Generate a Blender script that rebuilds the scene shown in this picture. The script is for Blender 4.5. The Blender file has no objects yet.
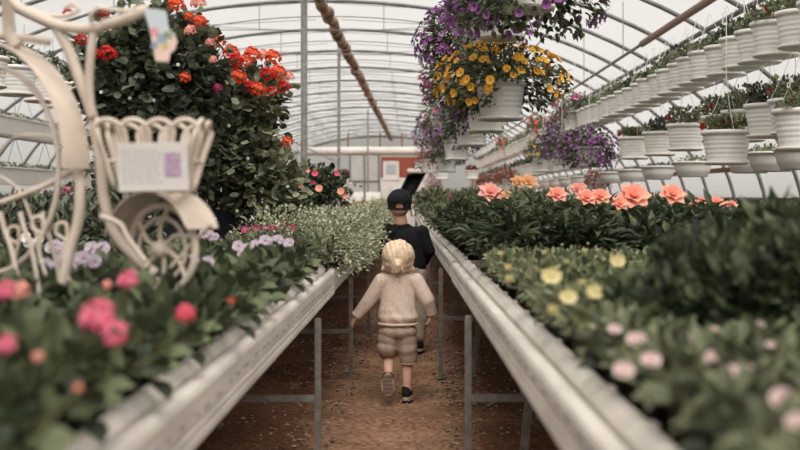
import bpy, bmesh, math, random
import numpy as np
from mathutils import Vector, Matrix, Euler
random.seed(7)
RNG = np.random.default_rng(11)
S = bpy.context.scene
COL = S.collection
PI = math.pi
# ---------------------------------------------------------------- camera
F = 1111.1                      # focal length in pixels of the 800 px wide frame (50 mm lens)
CAMZ = 1.05
cam_d = bpy.data.cameras.new('camera'); cam = bpy.data.objects.new('camera', cam_d); COL.objects.link(cam)
cam.location = (0, 0, CAMZ); cam.rotation_euler = (PI/2, 0, 0)
cam_d.lens = 50; cam_d.sensor_width = 36; cam_d.clip_end = 300
cam_d.shift_x = -8/800; cam_d.shift_y = -29/800
cam_d.dof.use_dof = True; cam_d.dof.focus_distance = 6.5; cam_d.dof.aperture_fstop = 3.0
S.camera = cam
# ---------------------------------------------------------------- overcast sky, a soft sun behind cloud, exposure
W = bpy.data.worlds.new('overcast'); S.world = W; W.use_nodes = True
W.node_tree.nodes['Background'].inputs[0].default_value = (1.0, 0.975, 0.94, 1)
W.node_tree.nodes['Background'].inputs[1].default_value = 0.28
sun_d = bpy.data.lights.new('sun', 'SUN'); sun_d.energy = 6.6; sun_d.angle = math.radians(55); sun_d.color = (1, .97, .93)
sun = bpy.data.objects.new('sun', sun_d); COL.objects.link(sun); sun.rotation_euler = (math.radians(33), math.radians(8), 0)
S.view_settings.view_transform = 'Standard'; S.view_settings.look = 'None'
S.view_settings.gamma = 1.0; S.view_settings.use_curve_mapping = False
S.view_settings.exposure = 0.04
S.cycles.use_denoising = True
S.cycles.max_bounces = 7; S.cycles.diffuse_bounces = 4; S.cycles.transmission_bounces = 4; S.cycles.glossy_bounces = 2
S.cycles.sample_clamp_indirect = 6.0

def at(x, y, d):                # a point d metres ahead that stands at that place of the picture
    return Vector(((x-408)/F*d, d, CAMZ + (196-y)/F*d))

# ---------------------------------------------------------------- materials
def srgb(c):
    return tuple((v/255/12.92 if v/255 <= .04045 else ((v/255+.055)/1.055)**2.4) for v in c)
def new_mat(name):
    m = bpy.data.materials.new(name); m.use_nodes = True
    return m, m.node_tree.nodes, m.node_tree.links, m.node_tree.nodes['Principled BSDF']
def ramp(N, L, src, c1, c2, lo=.3, hi=.7):
    r = N.new('ShaderNodeValToRGB'); L.new(src, r.inputs[0])
    r.color_ramp.elements[0].position = lo; r.color_ramp.elements[0].color = (*c1, 1)
    r.color_ramp.elements[1].position = hi; r.color_ramp.elements[1].color = (*c2, 1)
    return r
def noise(N, L, scale, detail=4, stretch=None, coord='Object'):
    tc = N.new('ShaderNodeTexCoord'); n = N.new('ShaderNodeTexNoise')
    n.inputs['Scale'].default_value = scale; n.inputs['Detail'].default_value = detail
    if stretch:
        mp = N.new('ShaderNodeMapping'); mp.inputs['Scale'].default_value = stretch
        L.new(tc.outputs[coord], mp.inputs[0]); L.new(mp.outputs[0], n.inputs[0])
    else: L.new(tc.outputs[coord], n.inputs[0])
    return n
def pmat(name, c, c2=None, scale=8, rough=.6, bump=0, bscale=40, metal=0, stretch=None, spec=.3, lo=.3, hi=.7):
    m, N, L, B = new_mat(name); c = srgb(c)
    B.inputs['Roughness'].default_value = rough; B.inputs['Metallic'].default_value = metal
    B.inputs['Specular IOR Level'].default_value = spec
    c2 = srgb(c2) if c2 else tuple(v*.86 for v in c)
    n = noise(N, L, scale, 5, stretch)
    r = ramp(N, L, n.outputs[0], c2, c, lo, hi); L.new(r.outputs[0], B.inputs['Base Color'])
    if bump:
        b = N.new('ShaderNodeBump'); b.inputs['Strength'].default_value = bump
        b.inputs['Distance'].default_value = .01
        n2 = noise(N, L, bscale, 5, stretch); L.new(n2.outputs[0], b.inputs['Height']); L.new(b.outputs[0], B.inputs['Normal'])
    return m
def leafmat(name, c1, c2, trans=.25, rough=.5, c3=None):
    m, N, L, B = new_mat(name)
    g = N.new('ShaderNodeNewGeometry')
    r = ramp(N, L, g.outputs['Random Per Island'], srgb(c1), srgb(c2), 0, 1 if not c3 else .8)
    if c3:
        e = r.color_ramp.elements.new(1.0); e.color = (*srgb(c3), 1)
    L.new(r.outputs[0], B.inputs['Base Color'])
    B.inputs['Roughness'].default_value = rough; B.inputs['Specular IOR Level'].default_value = .25
    t = N.new('ShaderNodeBsdfTranslucent'); L.new(r.outputs[0], t.inputs[0])
    mx = N.new('ShaderNodeMixShader'); mx.inputs[0].default_value = trans
    L.new(B.outputs[0], mx.inputs[1]); L.new(t.outputs[0], mx.inputs[2])
    L.new(mx.outputs[0], N['Material Output'].inputs['Surface'])
    return m
M = {}
def mk_film(name, c, diff=.10, clear=.50):
    m, N, L, B = new_mat(name)
    n = noise(N, L, .6, 3); r = ramp(N, L, n.outputs[0], tuple(v*.95 for v in srgb(c)), srgb(c))
    t = N.new('ShaderNodeBsdfTranslucent'); L.new(r.outputs[0], t.inputs[0]); L.new(r.outputs[0], B.inputs['Base Color'])
    B.inputs['Roughness'].default_value = .5
    mx = N.new('ShaderNodeMixShader'); mx.inputs[0].default_value = 1-diff
    L.new(B.outputs[0], mx.inputs[1]); L.new(t.outputs[0], mx.inputs[2])
    tr = N.new('ShaderNodeBsdfTransparent'); m2 = N.new('ShaderNodeMixShader'); m2.inputs[0].default_value = clear
    L.new(mx.outputs[0], m2.inputs[1]); L.new(tr.outputs[0], m2.inputs[2]); L.new(m2.outputs[0], N['Material Output'].inputs['Surface'])
    return m
M['film'] = mk_film('milky_film', (230, 229, 227))
M['hoop'] = pmat('galvanised_hoop', (122, 121, 118), (98, 97, 95), rough=.5, metal=.2)
M['wire'] = pmat('thin_wire', (140, 138, 134), rough=.5)
M['post'] = pmat('galvanised_post', (160, 158, 152), (128, 126, 120), 20, rough=.45, metal=.3)
M['legm'] = pmat('bench_leg_steel', (142, 138, 128), (112, 106, 98), 30, rough=.5, metal=.3)
M['rail'] = pmat('weathered_white_rail', (220, 212, 201), (196, 188, 178), 6, rough=.55, bump=.15, bscale=30, stretch=(3, .5, 3), lo=.32, hi=.58)
M['rust'] = pmat('rusty_pipe', (176, 122, 98), (150, 140, 132), .35, rough=.7)
M['duct'] = pmat('brown_duct', (186, 150, 120), (84, 60, 44), 3.5, rough=.8, stretch=(1, 1, 1), bump=.4, bscale=8, lo=.42, hi=.6)
M['potw'] = pmat('white_plastic_pot', (242, 239, 233), (234, 230, 223), 12, rough=.4)
M['potb'] = pmat('black_plastic_pot', (34, 32, 32), (22, 22, 22), 12, rough=.5)
M['navy'] = pmat('navy_planter', (36, 40, 50), (28, 30, 38), 8, rough=.5)
M['peat'] = pmat('potting_soil', (52, 38, 28), (30, 22, 18), 60, rough=.95)
M['iron'] = pmat('cream_painted_iron', (216, 202, 188), (194, 178, 162), 14, rough=.55)
M['concrete'] = pmat('base_wall', (160, 148, 136), (120, 106, 94), 6, rough=.9)
M['wood'] = pmat('brown_board', (140, 98, 74), (112, 78, 58), 10, rough=.8)
M['white'] = pmat('white_sheet', (222, 217, 210), (200, 195, 188), 3, rough=.6)
M['grey'] = pmat('pale_grey_door', (186, 184, 180), (174, 172, 168), 3, rough=.6)
M['red'] = pmat('brick_red_wall', (152, 80, 60), (132, 68, 50), 6, rough=.8)
M['glass'] = pmat('window_pane', (176, 184, 184), (160, 168, 170), 3, rough=.15)
M['black'] = pmat('black_plastic', (30, 31, 33), (22, 22, 24), 10, rough=.5)
M['straw'] = pmat('tan_plastic', (196, 168, 128), (150, 118, 84), 20, rough=.7)
M['bark'] = pmat('green_stem', (96, 100, 66), (70, 70, 46), 30, rough=.8)
M['cane'] = pmat('cane_stake', (170, 118, 80), (140, 94, 62), 30, rough=.8)
M['terra'] = pmat('terracotta_pot', (168, 110, 86), (150, 96, 74), 12, rough=.7)
# leaves
M['L_bed'] = leafmat('bedding_leaf', (36, 43, 31), (108, 116, 84), .2)
M['L_dark'] = leafmat('dark_leaf', (36, 42, 34), (116, 122, 98), .2)
M['L_rho'] = leafmat('lance_leaf', (28, 35, 27), (96, 106, 76), .15, .5)
M['L_ger'] = leafmat('geranium_leaf', (54, 60, 44), (164, 166, 134), .22)
M['L_var'] = leafmat('variegated_leaf', (92, 98, 74), (184, 186, 154), .25, c3=(222, 220, 198))
M['L_yel'] = leafmat('pale_leaf', (66, 72, 52), (148, 152, 114), .2)
M['L_mid'] = leafmat('mid_leaf', (48, 54, 40), (134, 138, 106), .2)
M['L_bsk'] = leafmat('basket_leaf', (70, 78, 56), (154, 158, 126), .2)
M['slat'] = pmat('dark_bench_slat', (74, 66, 58), (52, 46, 40), 12, rough=.9)
M['L_red'] = leafmat('bronze_leaf', (92, 54, 44), (150, 92, 70), .25)
def petal(name, c1, c2, t=.35): return leafmat(name, c1, c2, t, .6)
M['P_pink'] = petal('hot_pink_petal', (232, 110, 142), (244, 156, 174))
M['P_coral'] = petal('coral_petal', (240, 158, 146), (250, 200, 184))
M['P_rose'] = petal('rose_petal', (218, 80, 104), (236, 116, 132))
M['P_peach'] = petal('peach_petal', (242, 150, 130), (251, 192, 168))
M['P_apri'] = petal('apricot_petal', (242, 184, 128), (250, 212, 160))
M['P_red'] = petal('red_petal', (190, 36, 34), (222, 62, 52))
M['P_orange'] = petal('orange_red_petal', (222, 76, 46), (242, 116, 76))
M['P_yel'] = petal('golden_petal', (232, 164, 46), (248, 200, 84))
M['P_cream'] = petal('cream_yellow_petal', (206, 192, 134), (226, 214, 166))
M['P_pale'] = petal('pale_pink_petal', (236, 212, 210), (248, 230, 226))
M['P_lil'] = petal('lilac_petal', (164, 142, 162), (212, 198, 208))
M['P_pur'] = petal('purple_petal', (106, 56, 118), (166, 112, 168))
M['P_mag'] = petal('magenta_petal', (160, 40, 100), (206, 72, 124))
M['P_whi'] = petal('white_petal', (226, 222, 214), (240, 236, 228))
M['eye'] = pmat('flower_eye', (150, 104, 40), (110, 70, 30), 60, rough=.8)
M['eyed'] = pmat('dark_flower_eye', (70, 26, 60), (50, 20, 44), 60, rough=.8)

# ---------------------------------------------------------------- mesh helpers
class MB:
    def __init__(s): s.v = []; s.f = []; s.mi = []
    def add(s, vs, fs, mi=0):
        o = len(s.v); s.v += [tuple(v) for v in vs]; s.f += [tuple(o+i for i in f) for f in fs]; s.mi += [mi]*len(fs)
    def box(s, c, size, rot=None, mi=0, bev=0):
        x, y, z = [k/2 for k in size]
        b = min(bev, x*.9, y*.9, z*.9)
        if b <= 0:
            vs = [Vector((sx*x, sy*y, sz*z)) for sz in (-1, 1) for sy in (-1, 1) for sx in (-1, 1)]
            fs = [(0,2,3,1),(4,5,7,6),(0,1,5,4),(2,6,7,3),(0,4,6,2),(1,3,7,5)]
        else:
            bm = bmesh.new(); bmesh.ops.create_cube(bm, size=1)
            for v in bm.verts: v.co = Vector((v.co.x*2*x, v.co.y*2*y, v.co.z*2*z))
            bmesh.ops.bevel(bm, geom=list(bm.edges), offset=b, segments=2, affect='EDGES')
            bm.verts.index_update()
            vs = [v.co.copy() for v in bm.verts]; fs = [tuple(v.index for v in f.verts) for f in bm.faces]; bm.free()
        if rot is not None:
            R = rot if isinstance(rot, Matrix) else Euler(rot).to_matrix()
            vs = [R @ v for v in vs]
        s.add([v + Vector(c) for v in vs], fs, mi)
    def tube(s, pts, r, n=8, mi=0, closed=False, cap=True):
        pts = [Vector(p) for p in pts]; k = len(pts)
        rs = r if isinstance(r, (list, tuple)) else [r]*k
        T = []
        for i in range(k):
            a = pts[(i-1) % k] if (closed or i) else pts[0]; b = pts[(i+1) % k] if (closed or i < k-1) else pts[-1]
            T.append((b-a).normalized())
        up = Vector((0, 0, 1)) if abs(T[0].z) < .9 else Vector((1, 0, 0))
        U = (up - T[0]*up.dot(T[0])).normalized(); vs = []
        for i in range(k):
            U = (U - T[i]*U.dot(T[i])); U = U.normalized() if U.length > 1e-6 else T[i].orthogonal().normalized()
            V = T[i].cross(U)
            for j in range(n):
                a = 2*PI*j/n; vs.append(pts[i] + (U*math.cos(a) + V*math.sin(a))*rs[i])
        fs = []
        for i in range(k if closed else k-1):
            for j in range(n):
                a, b = i*n+j, i*n+(j+1) % n; c, d = ((i+1) % k)*n+(j+1) % n, ((i+1) % k)*n+j
                fs.append((a, b, c, d))
        if cap and not closed: fs += [tuple(range(n))[::-1], tuple((k-1)*n+j for j in range(n))]
        s.add(vs, fs, mi)
    def ribbon(s, pts, wvec, th=.003, mi=0):      # a flat band that has thickness
        pts = [Vector(p) for p in pts]; w = Vector(wvec)/2; vs = []; k = len(pts)
        for i in range(k):
            t = (pts[min(i+1, k-1)] - pts[max(i-1, 0)]).normalized(); nn = t.cross(w).normalized()*th/2
            vs += [pts[i]-w-nn, pts[i]+w-nn, pts[i]+w+nn, pts[i]-w+nn]
        fs = []
        for i in range(k-1):
            for j in range(4):
                fs.append((i*4+j, i*4+(j+1) % 4, (i+1)*4+(j+1) % 4, (i+1)*4+j))
        fs += [(3, 2, 1, 0), (4*k-4, 4*k-3, 4*k-2, 4*k-1)]
        s.add(vs, fs, mi)
    def lathe(s, prof, n=20, c=(0, 0, 0), mi=0, sy=1.0, wob=None):
        vs = []; c = Vector(c)
        for r, z in prof:
            for j in range(n):
                a = 2*PI*j/n; vs.append(c + Vector((r*math.cos(a), r*sy*math.sin(a), z)))
        fs = [(i*n+j, i*n+(j+1) % n, (i+1)*n+(j+1) % n, (i+1)*n+j) for i in range(len(prof)-1) for j in range(n)]
        if prof[0][0] > 1e-5: fs.append(tuple(range(n))[::-1])
        if prof[-1][0] > 1e-5: fs.append(tuple((len(prof)-1)*n+j for j in range(n)))
        s.add(vs, fs, mi)
    def extrude(s, prof, y0, y1, mi=0):           # closed (x, z) outline pushed along y
        n = len(prof); vs = [(x, y0, z) for x, z in prof] + [(x, y1, z) for x, z in prof]
        fs = [(i, (i+1) % n, n+(i+1) % n, n+i) for i in range(n)] + [tuple(range(n))[::-1], tuple(range(n, 2*n))]
        s.add(vs, fs, mi)
    def build(s, name, mat, parent=None, smooth=False):
        me = bpy.data.meshes.new(name); me.from_pydata(s.v, [], s.f)
        ms = mat if isinstance(mat, (list, tuple)) else [mat]
        for m in ms: me.materials.append(m)
        if len(ms) > 1: me.polygons.foreach_set('material_index', s.mi)
        if smooth: me.polygons.foreach_set('use_smooth', [True]*len(me.polygons))
        me.update(); o = bpy.data.objects.new(name, me); COL.objects.link(o)
        if parent: o.parent = parent
        return o
def mesh_obj(name, V, Fc, mat, parent=None, smooth=False):
    me = bpy.data.meshes.new(name); me.from_pydata(V.tolist(), [], Fc.tolist() if hasattr(Fc, 'tolist') else Fc)
    me.materials.append(mat)
    if smooth: me.polygons.foreach_set('use_smooth', [True]*len(me.polygons))
    o = bpy.data.objects.new(name, me); COL.objects.link(o)
    if parent: o.parent = parent
    return o
def tag(o, label=None, cat=None, group=None, kind=None):
    if label: o['label'] = label
    if cat: o['category'] = cat
    if group: o['group'] = group
    if kind: o['kind'] = kind
    return o
def empty(name, loc=(0, 0, 0), rz=0, label=None, cat=None, group=None):
    o = bpy.data.objects.new(name, None); COL.objects.link(o); o.location = loc; o.rotation_euler = (0, 0, rz)
    o.empty_display_size = .05
    return tag(o, label, cat, group)
def copy_tree(o, parent=None):
    c = o.copy(); COL.objects.link(c)
    if parent: c.parent = parent
    for ch in o.children: copy_tree(ch, c)
    return c
USED = {}
def place(proto, loc, rz=0, s=1.0, label=None, group=None, parts=True):
    """the first call moves the thing itself, later calls copy it with its parts"""
    if proto.name not in USED: USED[proto.name] = list(proto.children); c = proto
    else:
        c = proto.copy(); COL.objects.link(c)
        for ch in USED[proto.name]: copy_tree(ch, c)
    c.location = loc; c.rotation_euler = (0, 0, rz); c.scale = (s,)*3 if not isinstance(s, tuple) else s
    if label: c['label'] = label
    if group: c['group'] = group
    elif 'group' in c: del c['group']
    return c
# leaf templates: (u along, v across, w up) and faces
T_OVAL = (np.array([(0,0,0),(.3,.42,.07),(.3,0,0),(.3,-.42,.07),(.68,.36,.05),(.68,0,-.03),(.68,-.36,.05),(1,0,-.12)]),
          [(0,2,1),(0,3,2),(1,2,5,4),(2,3,6,5),(4,5,7),(5,6,7)])
T_RHO = (np.array([(0,0,0),(.45,.5,.1),(.45,-.5,.1),(1,0,-.12),(.5,0,0)]), [(0,4,1),(0,2,4),(1,4,3),(4,2,3)])
_a = np.linspace(-2.7, 2.7, 9)
T_ROUND = (np.vstack([[(0,0,0)], np.c_[.5+.5*np.cos(_a)*(1-.1*(np.arange(9) % 2)), .52*np.sin(_a)*(1-.1*(np.arange(9) % 2)), .10+.06*np.cos(3*_a)], [(.45,0,0)]]),
           [(10, i, i+1) for i in range(1, 9)] + [(0, 1, 10), (10, 9, 0)])
T_SMALL = (np.array([(0,0,0),(.5,.5,.08),(.5,-.5,.08),(1,0,-.05)]), [(0,2,1),(1,2,3)])
def unit(a): return a/np.maximum(np.linalg.norm(a, axis=1, keepdims=True), 1e-9)
def leaves(P, D, Nn, Ls, wr, tmpl):
    tv, tf = tmpl; n = len(P)
    U = unit(D); Wv = unit(Nn - (Nn*U).sum(1, keepdims=True)*U); V = np.cross(Wv, U)
    Ls = Ls.reshape(-1, 1, 1)
    X = P[:, None, :] + Ls*(tv[None, :, 0:1]*U[:, None] + wr*tv[None, :, 1:2]*V[:, None] + tv[None, :, 2:3]*Wv[:, None])
    k = len(tv); Fs = []
    for i in range(n):
        o = i*k
        for f in tf: Fs.append(tuple(o+j for j in f))
    return X.reshape(-1, 3), Fs
def rdir(n, zmin=-1.0, zmax=1.0):
    z = RNG.uniform(zmin, zmax, n); a = RNG.uniform(0, 2*PI, n); r = np.sqrt(np.maximum(0, 1-z*z))
    return np.c_[r*np.cos(a), r*np.sin(a), z]
def mound(n, rad, c, lmin, lmax, wr, tmpl, zmin=-.15, pw=.35, out=1.0, up=.3, jit=.5, droop=0.0, lump=0.0):
    d = rdir(n, zmin, 1); r = RNG.uniform(0, 1, n)**pw
    if lump:                                      # uneven outline
        for _ in range(7):
            q = rdir(1, -.3, 1)[0]; r = r*(1 + lump*RNG.uniform(-1, 1)*np.maximum(0, d@q)**6)
    P = d*r[:, None]*np.array(rad) + np.array(c)
    D = d*out + RNG.normal(0, jit, (n, 3)) + np.array([0, 0, up-droop])
    Nn = d*.6 + np.array([0, 0, 1.0]) + RNG.normal(0, .35, (n, 3))
    return leaves(P, D, Nn, RNG.uniform(lmin, lmax, n), wr, tmpl)
def join(*parts):
    V = []; Fs = []; o = 0
    for v, f in parts:
        V.append(v); Fs += [tuple(o+i for i in q) for q in f]; o += len(v)
    return np.vstack(V), Fs
# flower heads
def petals(c, nrm, r, n=5, wr=1.0, cup=.25, tmpl=T_ROUND):
    nrm = np.array(nrm, float); nrm /= np.linalg.norm(nrm)
    a = np.cross(nrm, [0.3, .2, .9]); a /= np.linalg.norm(a); b = np.cross(nrm, a)
    th = np.arange(n)*2*PI/n + RNG.uniform(0, 6)
    D = np.cos(th)[:, None]*a + np.sin(th)[:, None]*b + nrm*cup
    return leaves(np.tile(np.array(c, float), (n, 1)), D, np.tile(nrm, (n, 1)) - D*.1, np.full(n, r), wr, tmpl)
def florets(c, R, n, r, cup=.3, zmin=-.3, pn=5):
    out = []
    for d in rdir(n, zmin, 1): out.append(petals(np.array(c)+d*R*RNG.uniform(.7, 1), d, r, pn, .9, cup, T_SMALL))
    return join(*out)
HEADS = {}
def head_mesh(key, mat, fn):
    if key not in HEADS:
        V, Fs = fn(); me = bpy.data.meshes.new('flower'); me.from_pydata(V.tolist(), [], Fs); me.materials.append(mat); HEADS[key] = me
    return HEADS[key]
def flower(parent, key, mat, fn, loc, nrm=(0, -.3, 1), s=1.0, eye=None, er=.2, name='flower'):
    """one bloom, a part of its plant; its centre is a sub-part"""
    me = head_mesh(key, mat, fn); o = bpy.data.objects.new(name, me); COL.objects.link(o); o.parent = parent
    o.location = loc; o.rotation_euler = Vector(nrm).to_track_quat('Z', 'Y').to_euler(); o.scale = s if isinstance(s, tuple) else (s, s, s)
    if eye:
        ek = 'eye'+eye.name
        if ek not in HEADS:
            b = MB(); b.lathe([(0, -.004), (.0035, -.002), (.004, .002), (.0022, .005), (0, .006)], 8); e = b.build('flower_centre', eye); HEADS[ek] = e.data; bpy.data.objects.remove(e)
        e = bpy.data.objects.new('flower_centre', HEADS[ek]); COL.objects.link(e); e.parent = o; e.scale = (er/.2,)*3; e.location = (0, 0, .002)
    return o
# ================================================================ THE SHELL
X0, Z0, HA, HB = -1.25, .69, 6.0, 3.18          # hoop: centre, spring height, half width, rise
def arch(t, off=0):                             # t from 0 (right) to pi (left)
    return X0 + (HA-off)*math.cos(t), Z0 + (HB-off)*math.sin(t)
Y_NEAR, Y_FAR = -3.0, 52.0
# ground
def ground():
    nx, ny = 90, 260
    xs = np.linspace(-8, 6, nx); ys = np.concatenate([np.linspace(-3.2, 12, 200), np.linspace(12.3, 53, 60)])
    XX, YY = np.meshgrid(xs, ys); h = np.zeros_like(XX)
    for _ in range(60):
        kx, ky = RNG.normal(0, 9, 2); h += RNG.uniform(.0004, .0016)*np.sin(kx*XX+ky*YY+RNG.uniform(0, 6))
    h -= .012*np.exp(-((XX+.08)/.28)**2)
    V = np.c_[XX.ravel(), YY.ravel(), h.ravel()]
    Fs = [(j*nx+i, j*nx+i+1, (j+1)*nx+i+1, (j+1)*nx+i) for j in range(ny-1) for i in range(nx-1)]
    m, N, L, B = new_mat('trodden_earth')
    n1 = noise(N, L, 2.2, 8); r1 = ramp(N, L, n1.outputs[0], srgb((136, 101, 80)), srgb((186, 146, 118)), .3, .7)
    n2 = noise(N, L, 38, 6); r2 = ramp(N, L, n2.outputs[0], (.42, .4, .38), (1.1, 1.1, 1.1), .36, .62)
    mx = N.new('ShaderNodeMixRGB'); mx.blend_type = 'MULTIPLY'; mx.inputs[0].default_value = .8
    L.new(r1.outputs[0], mx.inputs[1]); L.new(r2.outputs[0], mx.inputs[2])
    # soil colour turns darker away from the aisle, under the benches
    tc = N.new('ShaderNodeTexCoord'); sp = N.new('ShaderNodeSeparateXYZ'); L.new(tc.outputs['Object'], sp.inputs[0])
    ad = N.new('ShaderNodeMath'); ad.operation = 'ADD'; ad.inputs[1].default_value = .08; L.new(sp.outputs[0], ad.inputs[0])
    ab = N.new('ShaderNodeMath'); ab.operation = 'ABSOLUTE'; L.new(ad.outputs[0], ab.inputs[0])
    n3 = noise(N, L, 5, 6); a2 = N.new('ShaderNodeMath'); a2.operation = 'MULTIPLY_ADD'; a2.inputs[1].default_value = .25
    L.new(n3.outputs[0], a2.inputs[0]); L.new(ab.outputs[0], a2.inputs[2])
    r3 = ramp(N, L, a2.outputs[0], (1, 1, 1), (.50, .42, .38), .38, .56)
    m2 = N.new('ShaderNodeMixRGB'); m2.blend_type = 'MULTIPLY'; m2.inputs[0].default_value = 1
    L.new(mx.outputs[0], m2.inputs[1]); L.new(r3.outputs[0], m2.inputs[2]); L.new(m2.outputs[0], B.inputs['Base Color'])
    B.inputs['Roughness'].default_value = .95; B.inputs['Specular IOR Level'].default_value = .1
    bp = N.new('ShaderNodeBump'); bp.inputs['Strength'].default_value = .9; bp.inputs['Distance'].default_value = .02
    n4 = noise(N, L, 30, 10); L.new(n4.outputs[0], bp.inputs['Height']); L.new(bp.outputs[0], B.inputs['Normal'])
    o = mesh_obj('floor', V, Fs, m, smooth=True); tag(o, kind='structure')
    return o
ground()
# outside ground, made pale to throw light up onto the walls
b = MB(); b.box((0, 20, -.15), (160, 200, .1)); tag(b.build('ground_outside', pmat('pale_outside_ground', (206, 203, 196), (190, 187, 180), 1, rough=.95)), kind='structure')
# film skin over the hoops
def film():
    k = 60; ts = [PI*i/k for i in range(k+1)]
    prof = [(X0+HA, 1.0)] + [arch(t, -.03) for t in ts if Z0+HB*math.sin(t) > 1.0] + [(X0-HA, 1.0)]
    ys = np.linspace(Y_NEAR, Y_FAR, 41); V = []; n = len(prof)
    for y in ys:
        for x, z in prof: V.append((x, y, z))
    Fs = [(j*n+i, j*n+i+1, (j+1)*n+i+1, (j+1)*n+i) for j in range(len(ys)-1) for i in range(n-1)]
    o = mesh_obj('ceiling', np.array(V), Fs, M['film'], smooth=True); tag(o, kind='structure')
    return o
ceil = film()
# hoops: the heavy ones carry a tie and hangers, light ones stand between them
def hoop_mesh(heavy):
    b = MB(); pts = []; rs = []
    for i in range(49):
        t = PI*i/48; x, z = arch(t); pts.append((x, 0, z)); c = abs(x-X0)
        rs.append(.026 if heavy else (.008 if c < 2.2 else min(.026, .008+.014*(c-2.2))))
    pts = [(X0+HA, 0, .02)] + pts + [(X0-HA, 0, .02)]; rs = [rs[0]] + rs + [rs[-1]]
    b.tube(pts, rs, 8); return b
def tie_mesh():
    b = MB(); zt = Z0+HB-.42
    b.tube([(X0-3.05, 0, zt), (X0+3.05, 0, zt)], .007, 5)
    for dx in (-2.1, -.9, .9, 2.1):
        b.tube([(X0+dx, 0, zt), (X0+dx, 0, Z0+HB*math.sqrt(1-(dx/HA)**2))], .006, 5)
    b.tube([(X0-3.0, 0, zt), (X0-.2, 1.38, Z0+HB-.05)], .005, 4); b.tube([(X0+3.0, 0, zt), (X0+.2, 1.38, Z0+HB-.05)], .005, 4)
    b.tube([(X0-2.6, 0, Z0+HB-.33), (X0+1.3, 2.76, Z0+HB-.1)], .005, 4); b.tube([(X0+2.6, 0, Z0+HB-.33), (X0-1.3, 2.76, Z0+HB-.1)], .005, 4)
    return b
HM = hoop_mesh(True).build('roof_hoop', M['hoop'], ceil, True); HL = hoop_mesh(False).build('roof_hoop', M['hoop'], ceil, True)
TM = tie_mesh().build('tie_rod', M['wire'], ceil)
first = {0: True, 1: True}
y = 13.3 - 1.38*11
ylist = []
k = 0
while y < Y_FAR:
    heavy = ((k-11) % 2 == 0)
    src = HM if heavy else HL
    o = src if first[int(heavy)] else src.copy()
    if not first[int(heavy)]: COL.objects.link(o)
    o.location = (0, y, 0)
    if heavy and y > 6:
        t = TM if not TM.get('u') else TM.copy()
        if TM.get('u'): COL.objects.link(t)
        TM['u'] = 1; t.location = (0, y, 0)
    first[int(heavy)] = False; y += 1.38; k += 1
for o in ceil.children:
    if 'u' in o: del o['u']
# purlins that run the length of the house
for dx, r, sgn in ((4.4, .028, 1), (1.9, .009, 1), (5.55, .02, 1), (3.2, .01, 1), (-1.9, .009, 1), (-3.9, .02, 1), (-5.4, .02, 1)):
    b = MB(); z = Z0+HB*math.sqrt(1-(dx/HA)**2)-.05
    b.tube([(X0+dx, Y_NEAR, z), (X0+dx, Y_FAR, z)], r, 8); b.build('purlin', M['hoop'], ceil)
# low base walls, baseboards
for nm, x in (('right', X0+HA), ('left', X0-HA)):
    b = MB(); b.box((x+(.04 if x > 0 else -.04), 24.5, .5), (.1, 55, 1.06)); tag(b.build('wall_'+nm, M['concrete']), kind='structure')
    b = MB(); b.box((x-.23 if x > 0 else x+.23, 24.5, 1.42), (.03, 55, .07)); tag(b.build('trim_'+('1' if x > 0 else '2'), M['wood']), kind='structure')
# far gable with its tube, door, red wall and windows
def gable(y, name, mat):
    V = [(X0+HA, y, 0)] + [(*[arch(PI*i/40, -.03)[0]], y, arch(PI*i/40, -.03)[1]) for i in range(41)] + [(X0-HA, y, 0)]
    V2 = [(a, y+.08, c) for a, _, c in V]; n = len(V)
    Fs = [tuple(range(n)), tuple(range(n, 2*n))[::-1]] + [(i, n+i, n+(i+1) % n, (i+1) % n) for i in range(n)]
    return tag(mesh_obj(name, np.array(V+V2), Fs, mat), kind='structure')
gable(Y_FAR, 'wall_back', M['film'])
def dsk(x0, x1, y0, y1, d): a = at(x0, y0, d); c = at(x1, y1, d); return (a.x+c.x)/2, (a.z+c.z)/2, abs(c.x-a.x), abs(a.z-c.z)
D = Y_FAR
b = MB(); cx, cz, w, h = dsk(350, 379, 155, 215, D-.1); cz = 1.5*1.0; h = 3.0
b.box((cx, D-.06, 1.5), (w, .08, 3.0)); dr = tag(b.build('door_1', M['grey']), kind='structure')
for s in (-1, 0, 1):
    b = MB(); b.box((cx+s*w/2, D-.12, 1.5), (.07, .06, 3.0)); b.build('door_frame', M['hoop'], dr)
b = MB(); b.box((cx, D-.12, 1.75), (w, .05, .05)); b.build('door_rail', M['hoop'], dr)
b = MB(); cx, cz, w, h = dsk(381, 431, 157, 178, D); b.box((cx, D-.05, cz-.1), (w, .06, h+.2)); tag(b.build('wall_annex', M['red']), kind='structure')
b = MB(); cx, cz, w, h = dsk(381, 431, 178, 220, D); b.box((cx, D-.08, .95), (w, .06, 1.9)); tag(b.build('wall_panel', M['white']), kind='structure')
for i, (a0, a1) in enumerate(((383, 399), (415, 429))):
    cx, cz, w, h = dsk(a0, a1, 161, 180, D-.2)
    b = MB(); b.box((cx, D-.12, cz), (w, .06, h)); wo = tag(b.build('window_%d' % (i+1), M['white']), kind='structure')
    b = MB(); b.box((cx, D-.155, cz+.05), (w*.62, .02, h*.5)); b.build('window_pane', M['glass'], wo)
b = MB()
b.tube([at(300, 151.5, 44), at(365, 151, 44), at(440, 151, 44), at(472, 151, 44)], .17, 16); tag(b.build('air_duct', M['white'], smooth=True), 'wide white ventilation tube running across below the far gable', 'duct')
b = MB()
cxs = [at(px, 150, 43.9).x for px in (348, 380, 402)]
ad = bpy.data.objects['air_duct']
for x in cxs:
    b = MB(); b.tube([(x, 44, 3.0), (x, 44, 3.55)], .03, 6); b.build('hanger_strap', M['wood'], ad)
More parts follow.
